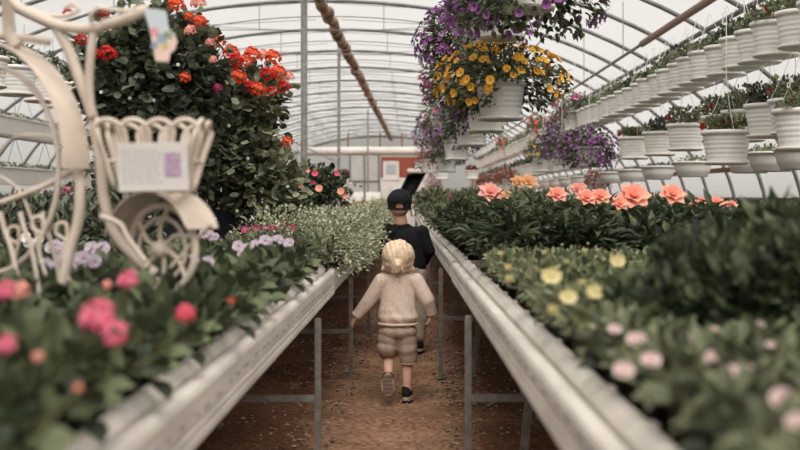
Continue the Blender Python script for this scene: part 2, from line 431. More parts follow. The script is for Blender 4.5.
# gable arch in front of the far end
b = MB(); b.tube([(arch(PI*i/48, .03)[0], 51.6, arch(PI*i/48, .03)[1]) for i in range(49)], .07, 8); tag(b.build('trim_3', M['hoop']), kind='structure')
# the near end wall behind the camera
gable(Y_NEAR-.1, 'wall_front', M['film'])
# centre posts
for i, yy in enumerate((13.9, 20.9, 36.0)):
    p = empty('support_post', (-1.30, yy, 0), 0, ('thin steel post rising beside the orange geraniums, nearest of the row', 'second thin steel post, just right of the nearest post', 'farthest thin steel post, by the pale grey far door')[i], 'post', 'steel posts under the ridge')
    b = MB(); b.tube([(0, 0, 0), (0, 0, Z0+HB-.02)], .03 if i else .042, 10); b.build('pole', M['post'], p)
    b = MB(); b.box((0, 0, .02), (.16, .16, .03)); b.build('base_plate', M['post'], p)
# brown duct below the ridge
b = MB(); pts = []; rs = []
for i in range(120):
    yy = 9+i*.37; x = -1.21+.011*(yy-15.3) + .02*math.sin(i*1.7); z = CAMZ+2.7+.025*math.sin(i*.9)+.02*math.sin(i*2.3)
    pts.append((x, yy, z)); rs.append(.085*(1+.07*math.sin(i*1.3)+.05*math.sin(i*2.9)))
b.tube(pts, rs, 12); rd = tag(b.build('ridge_duct', M['duct'], smooth=True), 'long rumpled brown heating tube hung under the ridge of the roof', 'duct')
for i in range(2, 118, 6):
    b = MB(); x, yy, z = pts[i]; b.tube([(x+.1*math.cos(a*PI/6), yy, z+.1*math.sin(a*PI/6)) for a in range(12)], .007, 5, closed=True); b.tube([(x, yy, z+.1), (x, yy, z+.14)], .006, 4); b.build('duct_band', M['wire'], rd)
# basket pipes
def pipe(x, z, y0, y1, r, mat, label):
    b = MB(); b.tube([(x, y0, z), (x, y1, z)], r, 10); o = tag(b.build('basket_pipe', mat, smooth=True), label, 'pipe')
    for k in range(int((y1-y0)/2.76)):
        yy = y0+1+k*2.76
        rz = Z0+HB*math.sqrt(max(0, 1-((x-X0)/HA)**2))
        b = MB(); b.tube([(x, yy, z), (x, yy, rz)], .005, 4); b.build('hanger_rod', M['wire'], o)
    return o
pipe(2.40, CAMZ+1.56, -1, 11.4, .034, M['rust'], 'thick rust brown pipe section at the upper right above the basket row')
pipe(2.40, CAMZ+1.56, 11.4, 50, .017, M['post'], 'thin grey pipe continuing the rust brown one above the long basket row')
pipe(.55, CAMZ+2.05, 3.5, 50, .014, M['post'], 'thin pipe above the purple and yellow baskets over the aisle')
pipe(3.15, CAMZ+1.15, 6, 50, .014, M['post'], 'thin pipe carrying the shallow bowls along the right wall')
pipe(-3.05, CAMZ+1.45, 5, 50, .02, M['post'], 'pipe above the left basket row behind the geraniums')

# ================================================================ BENCHES
M['marks'] = pmat('faded_print', (150, 154, 160), (134, 138, 144), 30)
def bench(name, org, rz, sgn, y0, y1, width, zr, ztop, legs, label, tabs=True, prof_drop=0.0, group=None):
    """long bench; x runs away from the aisle, zr = top of the rail"""
    t = empty(name, org, rz, label, 'bench', group)
    dz = zr-.74
    lo = .637 + dz - prof_drop
    pr = [(.012, lo), (0, lo), (0, lo+.016), (.006, lo+.019), (.006, lo+.023), (0, lo+.026), (0, lo+.034), (.006, lo+.037), (.006, lo+.041), (0, lo+.044),
          (0, .712+dz), (.004, .722+dz), (.012, .728+dz), (.026, .728+dz), (.033, .718+dz), (.036, .690+dz), (.043, .690+dz), (.047, .722+dz), (.058, .736+dz), (.064, .74+dz), (.08, .74+dz), (.08, .69+dz), (.06, .69+dz), (.012, .66+dz)]
    b = MB(); pr2 = [(x*sgn, z) for x, z in (pr if sgn > 0 else pr[::-1])]
    b.extrude(pr2, y0, y1)
    if tabs:
        y = y0+.12
        while y < y1-.1:
            b.box((.076*sgn, y, .742+dz), (.016, .03, .008), bev=.002); y += .29
    b.build('rail', M['rail'], t)
    if tabs:
        b = MB(); y = y0+.2
        while y < y1-.2:
            b.box((-.0006*sgn, y, lo+.062+.004*math.sin(y*5)), (.002, RNG.uniform(.02, .06), .006)); y += RNG.uniform(.07, .16)
        b.build('worn_marks', M['marks'], t)
    b = MB(); b.box((.15*sgn, y1-.02, zr-.022), (.16, .035, .035), bev=.003); b.build('end_bracket', M['rail'], t)
    b = MB(); b.box((.012*sgn, y0+.006, lo+.05), (.03, .012, .09)); b.build('end_cap', M['rail'], t)
    b = MB(); b.box(((width-.02)*sgn, (y0+y1)/2, zr-.05), (.03, y1-y0, .10)); b.build('back_rail', M['rail'], t)
    b = MB(); n = max(3, int((width-.1)/.1))
    for i in range(n):
        b.box(((.13+(width-.2)*i/(n-1))*sgn, (y0+y1)/2, ztop-.01), (.075, y1-y0-.02, .02))
    b.build('bench_top', M['slat'], t)
    for ly in legs:
        b = MB(); b.box((.0-.018*sgn, ly, lo/2-.005), (.024, .024, lo-.0), bev=.003); b.build('leg', M['legm'], t)
        b = MB(); b.box((-.018*sgn, ly, .004), (.06, .06, .01)); b.build('foot', M['legm'], t)
        b = MB(); b.box(((width-.1)*sgn, ly, lo/2), (.024, .024, lo)); b.build('leg', M['legm'], t)
        b = MB(); zc = .345 if sgn > 0 else .275
        b.box(((width/2-.06)*sgn, ly, zc), (width-.1, .022, .026), bev=.003); b.build('cross_bar', M['legm'], t)
        b = MB(); b.box(((width/2+.01)*sgn, ly, ztop-.04), (width-.08, .03, .04)); b.build('bearer', M['legm'], t)
        if sgn < 0: continue
        b = MB(); R = Euler((0, .10*sgn, 0)).to_matrix(); b.box((.195*sgn, ly+.12, .17), (.028, .03, .36), rot=R); b.box((.30*sgn, ly+.12, .34), (.24, .03, .024)); b.build('brace', M['legm'], t)
    return t
RZ_R, RZ_L = .0098, -.0128
OR, OL = (.266, 0, 0), (-.4167, 0, 0)
def rx(u, y): return OR[0] - .0098*min(y, 10.6) + u
def lx(u, y): return OL[0] + .0128*min(y, 11.4) - u
bench('plant_bench', OR, RZ_R, 1, .5, 5.42, 1.85, .74, .68, (1.4, 3.88), 'right-hand bench with long white rail beside the aisle, its nearest section', group=None)
bench('plant_bench', (OR[0]+.004, 0, 0), RZ_R, 1, 5.47, 10.6, 1.85, .742, .68, (6.41, 9.0), 'right-hand bench section beginning beside the boy in black')
bench('plant_bench', (rx(0, 10.6), 0, 0), 0, 1, 10.65, 22, 1.85, .74, .68, (12, 15, 18, 21), 'distant right-hand bench section beyond the boy')
bench('plant_bench', OL, RZ_L, -1, .5, 5.3, 1.75, .71, .67, (1.8, 4.25), 'left-hand bench with long white rail carrying the white bicycle planter', prof_drop=.02)
bench('plant_bench', (OL[0]-.01, 0, 0), RZ_L, -1, 5.36, 11.4, 1.75, .71, .67, (6.37, 8.5, 10.6), 'left-hand bench section beginning beside the toddler', prof_drop=.02)
bench('plant_bench', (lx(0, 11.4), 0, 0), 0, -1, 11.45, 22, 1.75, .71, .67, (13, 16, 19, 21.5), 'distant left-hand bench section under the pale trailing plants', prof_drop=.02)
bench('plant_bench', (2.75, 0, 0), 0, 1, 2, 21, 1.6, .70, .66, (4, 8, 12, 16, 20), 'outer bench along the right side wall', tabs=False)
bench('plant_bench', (-2.75, 0, 0), 0, -1, 2, 21, 1.6, .70, .66, (4, 8, 12, 16, 20), 'outer bench on the left behind the bicycle planter', tabs=False)
# loose planks and stones under the benches
b = MB(); b.box((-.60, 3.55, .06), (.34, .10, .05), rot=(0, 0, .05), bev=.004); tag(b.build('wooden_plank', M['wood']), 'short wooden plank lying under the left bench', 'plank')
b = MB(); b.box((.72, 3.62, .03), (.42, .09, .05), rot=(0, 0, -.1), bev=.004); tag(b.build('wooden_plank', M['wood']), 'wooden plank lying under the right bench', 'plank')
def stones():
    n = 7500; V = []; Fs = []
    base = np.array([(1,0,0),(-1,0,0),(0,1,0),(0,-1,0),(0,0,1),(0,0,-1)], float); bf = [(0,2,4),(2,1,4),(1,3,4),(3,0,4),(2,0,5),(1,2,5),(3,1,5),(0,3,5)]
    for i in range(n):
        y = 2.2 + 9*RNG.random()**1.4
        side = RNG.random()
        if side < .45: x = rx(.0, y)+RNG.exponential(.45)-.05
        elif side < .85: x = lx(.0, y)-RNG.exponential(.45)+.05
        else: x = RNG.uniform(lx(0, y), rx(0, y))
        s = RNG.uniform(.003, .014)*(1 if side < .85 else .6)
        q = base*s*RNG.uniform(.6, 1.3, (6, 1))*np.array([1, 1, .6]); a = RNG.uniform(0, 6)
        R = np.array([[math.cos(a), -math.sin(a), 0], [math.sin(a), math.cos(a), 0], [0, 0, 1]])
        o = len(V)*6; V.append(q@R.T+np.array([x, y, s*.3])); Fs += [tuple(o+j for j in f) for f in bf]
    o = mesh_obj('gravel', np.vstack(V), Fs, leafmat('gravel_stone', (70, 54, 44), (176, 150, 128), 0, .9))
    tag(o, 'loose stones and crumbs scattered on the earth under both benches', 'gravel', kind='stuff')
stones()
# ================================================================ HANGING BASKETS
def basket_pot(t, r=.15, h=.21, saucer=True, mat=None):
    mat = mat or M['potw']; b = MB(); pr = [(0, .0), (r*.76, 0), (r*.78, .008)]
    for i in range(1, 6):
        z = h*.86*i/6; rr = r*(.78+.18*(i/6)**.8); pr += [(rr-.0006, z-.004), (rr+.0010, z+.003), (rr+.0010, z+.012), (rr-.0004, z+.017)]
    pr += [(r*.955, h*.86), (r*1.03, h*.87), (r*1.04, h), (r*.985, h+.002), (r*.94, h*.9), (0, h*.9)]
    b.lathe(pr, 28); b.build('pot', mat, t, True)
    if saucer:
        b = MB(); b.lathe([(0, -.022), (r*.80, -.022), (r*.92, -.014), (r*.94, -.002), (r*.9, .0), (0, .0)], 24); b.build('saucer', mat, t, True)
def hanger(t, r, h, top):
    b = MB()
    for k in range(3):
        a = 2*PI*k/3+.4
        b.tube([(r*math.cos(a), r*math.sin(a), h), (r*.45*math.cos(a), r*.45*math.sin(a), h+.16), (.004*math.cos(a), .004*math.sin(a), min(h+.34, top-.01))], .002, 4)
    if top > h+.35: b.tube([(0, 0, h+.33), (0, 0, top)], .003, 4)
    b.build('hanger', M['potw'], t)
def tuft(t, r, h, n, mat, hh=.09, lmin=.025, lmax=.05, tmpl=T_OVAL, wr=.75, zmin=.0, droop=0):
    V, Fs = mound(n, (r*1.08, r*1.08, hh), (0, 0, h), lmin, lmax, wr, tmpl, zmin=zmin, pw=.5, up=.35, droop=droop, lump=.5)
    mesh_obj('foliage', V, Fs, mat, t)
def florets_ring(key, R=.022, n=7, r=.014): return lambda: florets((0, 0, 0), R, n, r)
def make_basket(label, mat, fl=None, nf=0, top=.52, r=.16, h=.205, hh=.12, n=380, saucer=True, lm=(.025, .05)):
    t = empty('hanging_basket', (0, 0, -50), 0, label, 'hanging basket')
    basket_pot(t, r, h, saucer); hanger(t, r, h, top); tuft(t, r, h+.005, n, mat, hh, *lm)
    for i in range(nf):
        a = RNG.uniform(0, 6.3); q = RNG.uniform(.2, 1)*r
        flower(t, 'tufthead'+fl.name, fl, lambda: florets((0, 0, 0), .02, 8, .016), (q*math.cos(a), q*math.sin(a), h+.03+RNG.uniform(0, .055)), (math.cos(a)*.5, math.sin(a)*.5-.3, 1), RNG.uniform(.7, 1.2))
    return t
PB = [make_basket('b', M['L_bsk']), make_basket('b', M['L_bsk'], M['P_red'], 3), make_basket('b', M['L_dark'], M['P_red'], 2), make_basket('b', M['L_bsk'], hh=.11), make_basket('b', M['L_dark'], M['P_orange'], 3)]
G1 = 'long upper row of white baskets along the rust pipe'
# upper right row: bottoms at z = CAMZ+.92
pat = [1, 0, 1, 0, 2, 0, 3, 4, 0, 1, 0, 3, 0, 2, 0, 0]
names = {0: 'white basket nearest the top right corner, red flowers over its rim', 1: 'white basket second from the top right corner of the upper row', 2: 'white basket third from the top right corner, a few red flowers', 3: 'white basket fourth from the top right corner of the upper row'}
for i in range(74):
    y = 6.35+.4*i
    k = pat[i % 16]
    if 22 <= i <= 24: continue                                    # flowering baskets hang here
    if i > 28 and i % 9 == 4: k = 4
    o = place(PB[k], (2.385+RNG.uniform(-.015, .015), y, CAMZ+.92+RNG.uniform(-.012, .012)), RNG.uniform(0, 6), 1.0,
              names.get(i, 'round white hanging basket with green leaves and red flowers in the upper row' if k in (1, 2, 4) else 'round white hanging basket with plain green leaves in the upper row'), None if i in names else G1)
# second right row below the first, longer hangers
PB2 = [make_basket('b', M['L_bsk'], M['P_red'], 1, top=1.0, hh=.12), make_basket('b', M['L_bsk'], M['P_red'], 4, top=1.0, hh=.11), make_basket('b', M['L_dark'], None, 0, top=1.0, hh=.12)]
G2 = 'lower row of white baskets under the rust pipe'
second = [(6.35, .28, 1, 'large white basket cut by the right edge of the picture, below the upper row', 1.05, 2.26),
          (7.75, .24, 1, 'white basket with red flowers hanging lowest, in front of the lower row', 1.05, 2.22),
          (6.95, .40, 0, 'white basket of the lower row just left of the one at the right edge', 1, 2.42), (7.45, .41, 2, 'white basket half hidden behind its neighbour in the lower row, towards the right edge', 1, 2.42),
          (8.0, .41, 0, 'white basket above and right of the lowest red-flowered basket', 1, 2.42), (8.55, .41, 0, 'white basket directly behind the lowest red-flowered basket', 1, 2.42),
          (9.45, .405, 0, 'white basket of bushy leaves just left of the lowest red-flowered basket', 1, 2.36), (10.5, .40, 2, 'white basket with airy stems, second left of the lowest red-flowered basket', 1, 2.38),
          (11.5, .40, 1, 'white basket with red flowers beside the purple flowering basket', 1.02, 2.34)]
for y, z, k, lb, s, x in second: place(PB2[k], (x, y, CAMZ+z), RNG.uniform(0, 6), s, lb)
for i in range(26):
    y = 14.4+.95*i
    place(PB2[(i*2) % 3], (2.38, y, CAMZ+.40), RNG.uniform(0, 6), 1, 'white hanging basket far down the lower row, beyond the purple baskets', G2)
# shallow bowls on the pipe by the wall
def make_bowl(label, mat, hh=.05, n=160, fl=None, nf=0, top=.75):
    t = empty('hanging_bowl', (0, 0, -50), 0, label, 'hanging basket'); r, h = .215, .17
    b = MB(); pr = [(0, 0), (r*.72, 0), (r*.76, .01), (r*.84, .05), (r*.86, .055), (r*.9, .09), (r*.93, .12), (r*.98, h-.02), (r*1.04, h-.018), (r*1.04, h), (r*.95, h), (r*.9, h-.02), (0, h-.02)]
    b.lathe(pr, 28); b.build('bowl', M['potw'], t, True); hanger(t, r, h, top); tuft(t, r*.9, h-.01, n, mat, hh, .02, .045)
    for i in range(nf):
        a = RNG.uniform(0, 6.3); q = RNG.uniform(.2, 1)*r
        flower(t, 'tufthead'+fl.name, fl, lambda: florets((0, 0, 0), .02, 8, .016), (q*math.cos(a), q*math.sin(a), h+.04), (0, -.3, 1), 1)
    return t
BW = [make_bowl('b', M['L_bsk']), make_bowl('b', M['L_yel'], .08), make_bowl('b', M['L_dark'], .04)]
names3 = {0: 'shallow white bowl in the lowest row at the right edge', 1: 'shallow white bowl with pale leaves, right one of the touching pair', 2: 'shallow white bowl with pale leaves, left one of the touching pair',
          3: 'shallow white bowl alone below the bushy leaved basket'}
for i, y in enumerate([8.9, 9.6, 10.25, 12.3, 14.0, 15.6, 17.1, 18.6, 20.2, 21.8, 23.4, 25, 27, 29, 31, 33, 35]):
    place(BW[(1, 1, 1, 1, 2, 2, 2)[i] if i < 7 else i % 3], (3.15, y, CAMZ+.21-.004*max(0, i-3)), RNG.uniform(0, 6), 1, names3.get(i, 'shallow white bowl farther along the lowest row by the side wall'), None if i in names3 else 'shallow bowls along the right wall')
# red-leaved baskets at the far end of the low right row
def make_mass(label, mat, fmat, R, n, nf, fr, top, r=.15, h=.2, droop=.4, lm=(.025, .045), name='hanging_basket', eye=None, cut=.0, ncl=None, hz=.8, pot=True, zc=.03, wr=.7, blob=False):
    """a basket whose plants spill over it: leaves all round, blooms on the outside"""
    t = empty(name, (0, 0, -50), 0, label, 'hanging basket')
    if pot: basket_pot(t, r, h); hanger(t, r, h, top)
    V, Fs = mound(n, (R, R, R*hz), (0, 0, h+zc), *lm, wr, T_OVAL if R < .5 else T_RHO, zmin=-.75, pw=.4, up=.1, droop=droop, lump=.45)
    # keep the leaves off the lower front of the pot
    k = len(T_OVAL[0]) if R < .5 else len(T_RHO[0]); cen = V.reshape(-1, k, 3).mean(1)
    keep = (cen[:, 2] > h-.01) | (np.hypot(cen[:, 0], cen[:, 1]) > r*1.12)
    if cut: keep &= ~((cen[:, 2] < h-.03) & (cen[:, 1] < 0) & (np.abs(cen[:, 0]-cut[0]) < cut[1]))
    V = V.reshape(-1, k, 3)[keep].reshape(-1, 3); nfc = len(T_OVAL[1] if R < .5 else T_RHO[1]); Fs = Fs[:int(keep.sum())*nfc]
    mesh_obj('foliage', V, Fs, mat, t)
    b = MB()
    for i in range(20):                            # trailing stems
        a = RNG.uniform(0, 6.3); e = R*RNG.uniform(.7, 1.0); z = h+.05
        b.tube([(r*.5*math.cos(a), r*.5*math.sin(a), h-.01), (e*.75*math.cos(a), e*.75*math.sin(a), z+.03), (e*math.cos(a), e*math.sin(a), z-RNG.uniform(.02, .5)*R)], .002, 3)
    b.build('stems', M['bark'], t)
    ds = rdir(nf*3, -.6, .95); c = 0
    for d in ds:
        p = d*np.array([R, R, R*hz])*RNG.uniform(.98, 1.10) + np.array([0, 0, h+zc])
        if cut and p[2] < h-.02 and p[1] < 0 and abs(p[0]-cut[0]) < cut[1]: continue
        if p[2] < h and math.hypot(p[0], p[1]) < r*1.15: continue
        if blob: fn, key = (lambda: florets((0, 0, 0), fr*1.2, 12, fr)), 'blob%s%.3f' % (fmat.name, fr)
        else: fn, key = (lambda: petals((0, 0, 0), (0, 0, 1), fr, 5, 1.15, .35)), 'pet%s%.3f' % (fmat.name, fr)
        flower(t, key, fmat, fn, p, (d[0], d[1], d[2]+.25), RNG.uniform(.8, 1.15), eye); c += 1
        if c >= nf: break
    return t
# over the aisle
yel = make_mass('y', M['L_bed'], M['P_yel'], .39, 2800, 150, .031, 1.35, r=.155, h=.22, cut=(.03, .13), eye=M['eye'], hz=.60, zc=-.0)
place(yel, (.575, 6.9, CAMZ+.49), .2, 1, 'white basket overflowing with golden yellow flowers above the aisle')
pur = make_mass('p', M['L_bed'], M['P_pur'], .39, 2800, 210, .025, 1.15, r=.15, h=.2, cut=(.0, .15), eye=M['eyed'], hz=.72, zc=-.12)
place(pur, (.535, 5.1, CAMZ+.87), .8, 1, 'white basket of purple flowers cut by the top edge, nearest over the aisle')
pur2 = make_mass('p', M['L_bed'], M['P_pur'], .33, 1700, 110, .025, 1.15, r=.15, h=.2, cut=(.06, .16), eye=M['eyed'], hz=.8)
place(pur2, (.54, 6.45, CAMZ+.93), 2, 1, 'white basket of lilac and purple flowers behind the one at the top edge')
place(pur, (.45, 7.7, CAMZ+1.0), 2.2, 1, 'third purple flowering basket of the upper tier above the aisle')
mix = make_mass('p', M['L_mid'], M['P_mag'], .30, 1400, 70, .024, 1.15, r=.15, h=.2, hz=1.0)
place(mix, (.40, 9.3, CAMZ+.80), 1, 1, 'basket of magenta flowers hanging behind the golden yellow one, upper tier')
place(pur2, (.47, 10.9, CAMZ+.85), 3, 1, 'lilac flowering basket at the far end of the upper tier over the aisle')
place(mix, (.42, 13.0, CAMZ+.72), 4, 1, 'small magenta flowering basket, upper tier, farthest one still distinct')
place(pur, (.42, 15.2, CAMZ+.75), 4, .9, 'purple flowering basket, upper tier, above the last white pots over the aisle')
grn = make_mass('p', M['L_bed'], M['P_pur'], .30, 1500, 60, .022, 1.5, r=.15, h=.2, cut=(.04, .13), hz=.7)
place(grn, (.575, 8.2, CAMZ+.49), 1, 1, 'white basket whose pot shows just below the golden yellow one')
place(grn, (.56, 9.8, CAMZ+.46), 2.6, 1, 'white basket with purple sprays, second behind the golden yellow one')
place(grn, (.54, 12.4, CAMZ+.42), 4, 1, 'white basket with sparse purple sprays, third behind the golden yellow one')
place(grn, (.55, 15.8, CAMZ+.36), 5, 1, 'small white basket of green leaves hanging farthest over the aisle')
mg2 = make_mass('p', M['L_red'], M['P_lil'], .30, 1100, 30, .022, 1.6, r=.15, h=.2, hz=1.1, pot=True)
place(mg2, (.36, 19, CAMZ+.42), 4, 1, 'dull mauve flowering basket low at the far end of the aisle')
place(mg2, (.52, 22.5, CAMZ+.0), 4, .8, 'dusty mauve basket hanging lowest at the far end of the aisle')
# flowering baskets of the right rows
pr = make_mass('p', M['L_bed'], M['P_pur'], .30, 1500, 190, .024, 1.0, r=.14, h=.19, hz=.85, zc=-.04)
place(pr, (2.12, 13.0, CAMZ+.36), 1, 1.12, 'round ball of purple flowers hanging right of the golden yellow basket')
place(pur2, (1.98, 14.3, CAMZ+.42), 3, .8, 'lilac flowering basket touching the left side of the purple ball')
rd_ = make_mass('p', M['L_mid'], M['P_mag'], .24, 900, 70, .024, .8, r=.14, h=.2, hz=.7)
place(rd_, (2.25, 15.0, CAMZ+.90), 1, 1.2, 'basket with magenta red flowers at the middle of the upper right row')
place(pr, (2.22, 15.7, CAMZ+.70), 1, 1.05, 'purple flowering basket under the magenta red one in the upper right row')
org = make_mass('p', M['L_mid'], M['P_orange'], .22, 800, 40, .024, .8, r=.14, h=.2, hz=.6)
place(org, (2.30, 19.4, CAMZ+.90), 1, 1.35, 'orange flowering basket in the distant part of the upper right row')
place(org, (2.28, 26, CAMZ+.90), 1, 1.3, 'tiny orange-red flowering basket near the far end of the upper right row')
yg = make_mass('p', M['L_bed'], M['P_yel'], .22, 900, 30, .022, 1.0, r=.14, h=.2, hz=.9, blob=False)
place(yg, (2.02, 16.6, CAMZ+.38), 1, 1.25, 'small basket with yellow flowers in the middle distance on the right')
brz = make_mass('p', M['L_red'], M['P_red'], .24, 800, 18, .02, 1.0, r=.14, h=.2, hz=.8)
for i, (x, y, z) in enumerate(((1.9, 21.0, .12), (2.05, 24, .14), (2.1, 27.0, .16), (2.1, 30, .17), (2.1, 33, .17), (3.0, 17.5, .02))):
    place(brz, (x, y, CAMZ+z), i, 1, 'bronze-red leaved basket in the low distant row' if i < 5 else 'red leaved basket hanging low behind the peach flowers', 'bronze baskets far on the right' if i < 5 else None)
ter = make_basket('b', M['L_red'], r=.16, h=.16, top=1.6, hh=.1)
place(ter, (.66, 21.5, CAMZ+.34), 0, 1, 'bronze leaved basket under the farthest basket over the aisle')
place(ter, (1.35, 23.5, CAMZ+.38), 0, 1, 'bronze leaved basket hanging just right of the farthest aisle basket')
# left rows
PL = [make_basket('b', M['L_mid'], hh=.15, n=300, top=.48), make_basket('b', M['L_dark'], M['P_coral'], 2, hh=.14, n=300, top=.48)]
for i in range(30):
    place(PL[i % 2], (-3.05, 7.4+.62*i, CAMZ+.80), i, 1.0, 'white basket in the left row seen past the geraniums and through the bicycle' , 'left row of hanging baskets')
def gutter(x, y0, y1, z, label):
    t = empty('gutter_planter', (x, (y0+y1)/2, z), 0, label, 'planter', 'white gutter planters on the left'); L_ = y1-y0-.12
    b = MB(); b.extrude([(-.12, .2), (-.09, .0), (.09, 0), (.12, .2), (.135, .2), (.135, .215), (.11, .215), (.10, .185), (-.10, .185), (-.11, .215), (-.135, .215), (-.135, .2)], -L_/2, L_/2); b.build('trough', M['potw'], t)
    n = int(L_*130); P = np.c_[RNG.uniform(-.12, .12, n), RNG.uniform(-L_/2, L_/2, n), .2+RNG.uniform(0, .06, n)]
    V, Fs = leaves(P, rdir(n, -.1, .9), np.tile([0, 0, 1.0], (n, 1))+RNG.normal(0, .4, (n, 3)), RNG.uniform(.03, .055, n), .7, T_OVAL); mesh_obj('foliage', V, Fs, M['L_mid'], t)
    for yy in (-L_/2+.3, 0, L_/2-.3):
        rz = Z0+HB*math.sqrt(1-((x-X0)/HA)**2)-z
        b = MB(); b.tube([(.12, yy, .2), (0, yy, min(.6, rz)), (0, yy, rz)], .004, 4); b.tube([(-.12, yy, .2), (0, yy, min(.6, rz))], .004, 4); b.build('hanger', M['wire'], t)
for i in range(8):
    gutter(-4.87, 9.5+3.1*i, 12.5+3.1*i, CAMZ+.74, 'long white gutter planter of the upper left tier, seen through the bicycle planter')
    gutter(-4.95, 12.5+3.1*i, 15.5+3.1*i, CAMZ+.14, 'long white gutter planter of the low left tier behind the bicycle planter')
# ================================================================ PLANTS ON THE BENCHES
def nursery_pot(t, r=.05, h=.085, mat=None):
    b = MB(); b.lathe([(0, 0), (r*.72, 0), (r*.94, h*.86), (r*1.02, h*.87), (r*1.03, h), (r*.95, h), (r*.93, h*.9), (0, h*.9)], 14); b.build('pot', mat or M['potb'], t, True)
def stems(t, n, r, h, z0):
    b = MB()
    for i in range(n):
        a = RNG.uniform(0, 6.3); q = RNG.uniform(.3, .9)*r
        b.tube([(.001*math.cos(a), .001*math.sin(a), z0), (q*.6*math.cos(a), q*.6*math.sin(a), z0+h*.6), (q*math.cos(a), q*math.sin(a), z0+h)], .0018, 3)
    b.build('stems', M['bark'], t)
def bedding(label, mat, n, rad, zc, lm, wr=.8, tmpl=T_OVAL, pr=.05, ph=.085, cat='bedding plant', name='bedding_plant', up=.35, zmin=-.25, pw=.45, pot=None, nst=8, lump=.3, droop=0):
    t = empty(name, (0, 0, -50), 0, label, cat); nursery_pot(t, pr, ph, pot); stems(t, nst, rad[0]*.8, rad[2]*.8+zc-ph, ph*.9)
    V, Fs = mound(n, rad, (0, 0, zc), *lm, wr, tmpl, zmin=zmin, pw=pw, up=up, lump=lump, droop=droop); mesh_obj('foliage', V, Fs, mat, t)
    return t
TZL, TZR = .671, .681
f_pink = lambda: florets((0, 0, 0), .034, 26, .019, .4)
f_small = lambda: florets((0, 0, 0), .016, 9, .014, .4)
f_pansy = lambda: petals((0, 0, 0), (0, 0, 1), .030, 5, 1.25, .25)
f_open = lambda: petals((0, 0, 0), (0, 0, 1), .026, 6, 1.0, .5)
f_bud = lambda: join(petals((0, 0, 0), (0, 0, 1), .020, 5, 1.1, 1.3), petals((0, 0, .001), (0, 0, 1), .013, 4, 1.1, 2.2))
# ---- left bench, near: leafy bedding plants in rows
LB = [bedding('b', M['L_bed'], 110, (.115, .115, .078), .095, (.035, .060), .85, T_OVAL) for _ in range(4)]
GL = 'leafy green plants without bloom packed on the near left bench'
rows = []
y = .85
while y < 4.35:
    u = .125
    while u < 1.7:
        rows.append((y+RNG.uniform(-.02, .02), u+RNG.uniform(-.015, .015))); u += .165
    y += .165
special = []
pick = {}
def near_slot(y, u):
    return min(rows, key=lambda q: (q[0]-y)**2+(q[1]-u)**2)
def slot_for(px, py, z):        # which plant of the grid carries a bloom seen there at height z
    d = (CAMZ-z)*F/(py-196); return d, (px-408)/F*d
# blooms: px, py, height, kind
LBL = [
 (98, 318, .885, 'pink', 1.0, 'green plant topped by the big hot pink flower head, near left bench'),
 (185, 314, .875, 'rose', .62, 'green plant with one small rose red flower head near the left rail'),
 (128, 281, .90, 'pink', .75, 'green plant with a pink flower head at the foot of the small bicycle wheel'),
 (20, 291, .90, 'coral', .65, 'green plant with coral pink blooms at the left edge, under the bicycle'),
 (5, 292, .905, 'pink', .7, 'green plant with pink blooms cut by the left edge of the picture'),
 (6, 346, .88, 'pink', .5, 'green plant with a pink bloom low at the left edge'),
 (38, 357, .86, 'coral', .3, 'green plant with one tiny orange-pink bud, low at the left'),
 (78, 388, .85, 'peach', .2, 'green plant with a faint peach bud left of the rail corner'),
 (107, 285, .90, 'coral', .35, 'green plant with a small coral bud beside the pink flower head'),
 (231, 301, .87, 'orange', .22, 'green plant with a small orange bud near the rail')]
hm = {'pink': M['P_pink'], 'rose': M['P_rose'], 'coral': M['P_coral'], 'peach': M['P_peach'], 'orange': M['P_orange']}
taken = {}
for px, py, z, k, s, lb in LBL:
    d, X = slot_for(px, py, z); u = OL[0]+.0128*d - X
    q = min((r for r in rows if r not in taken), key=lambda q: (q[0]-d)**2+(q[1]-u)**2); taken[q] = (X, d, z, k, s, lb)
PAN = [(52, 248, .885, 'lil'), (95, 262, .88, 'lil'), (92, 249, .89, 'lil'), (208, 263, .875, 'lil'), (268, 242, .89, 'lil'), (291, 262, .80, 'pur'), (290, 243, .875, 'lil'),
       (62, 262, .88, 'lil'), (210, 236, .895, 'lil'), (40, 240, .9, 'whi'), (255, 229, .885, 'mag'), (292, 227, .885, 'mag'), (275, 229, .885, 'mag'), (316, 226, .88, 'mag'), (247, 250, .87, 'lil')]
pl = {'lil': M['P_lil'], 'pur': M['P_pur'], 'whi': M['P_whi'], 'mag': M['P_mag']}
plb = ['lilac pansy left of the big bicycle curve', 'lilac pansy standing right under the wide white fender end', 'lilac pansy just behind the one under the fender end', 'lilac pansy right of the small bicycle wheel', 'large lilac pansy plant near the dark planter box',
       'purple pansy at the left rail where the near bench ends', 'lilac pansy left of the bench joint', 'lilac pansy between the scroll feet', 'lilac pansy behind the small bicycle wheel, under its fender', 'white pansy behind the scroll feet at the left',
       'magenta pansy in front of the dark planter box', 'magenta pansy right of the dark planter box', 'magenta pansy between two others by the dark box', 'magenta pansy farthest right by the small leaved greens', 'lilac pansy between dark box and rail']
for (px, py, z, k), lb in zip(PAN, plb):
    d, X = slot_for(px, py, z); u = OL[0]+.0128*d - X
    free = [r for r in rows if r not in taken and (r[0]-d)**2+(r[1]-u)**2 < .12]
    if d > 4.4 or not free:
        q = (d, u)
    else: q = min(free, key=lambda q: (q[0]-d)**2+(q[1]-u)**2)
    taken[q] = (X, d, z, k, 1, lb)
allq = rows + [q for q in taken if q not in rows]
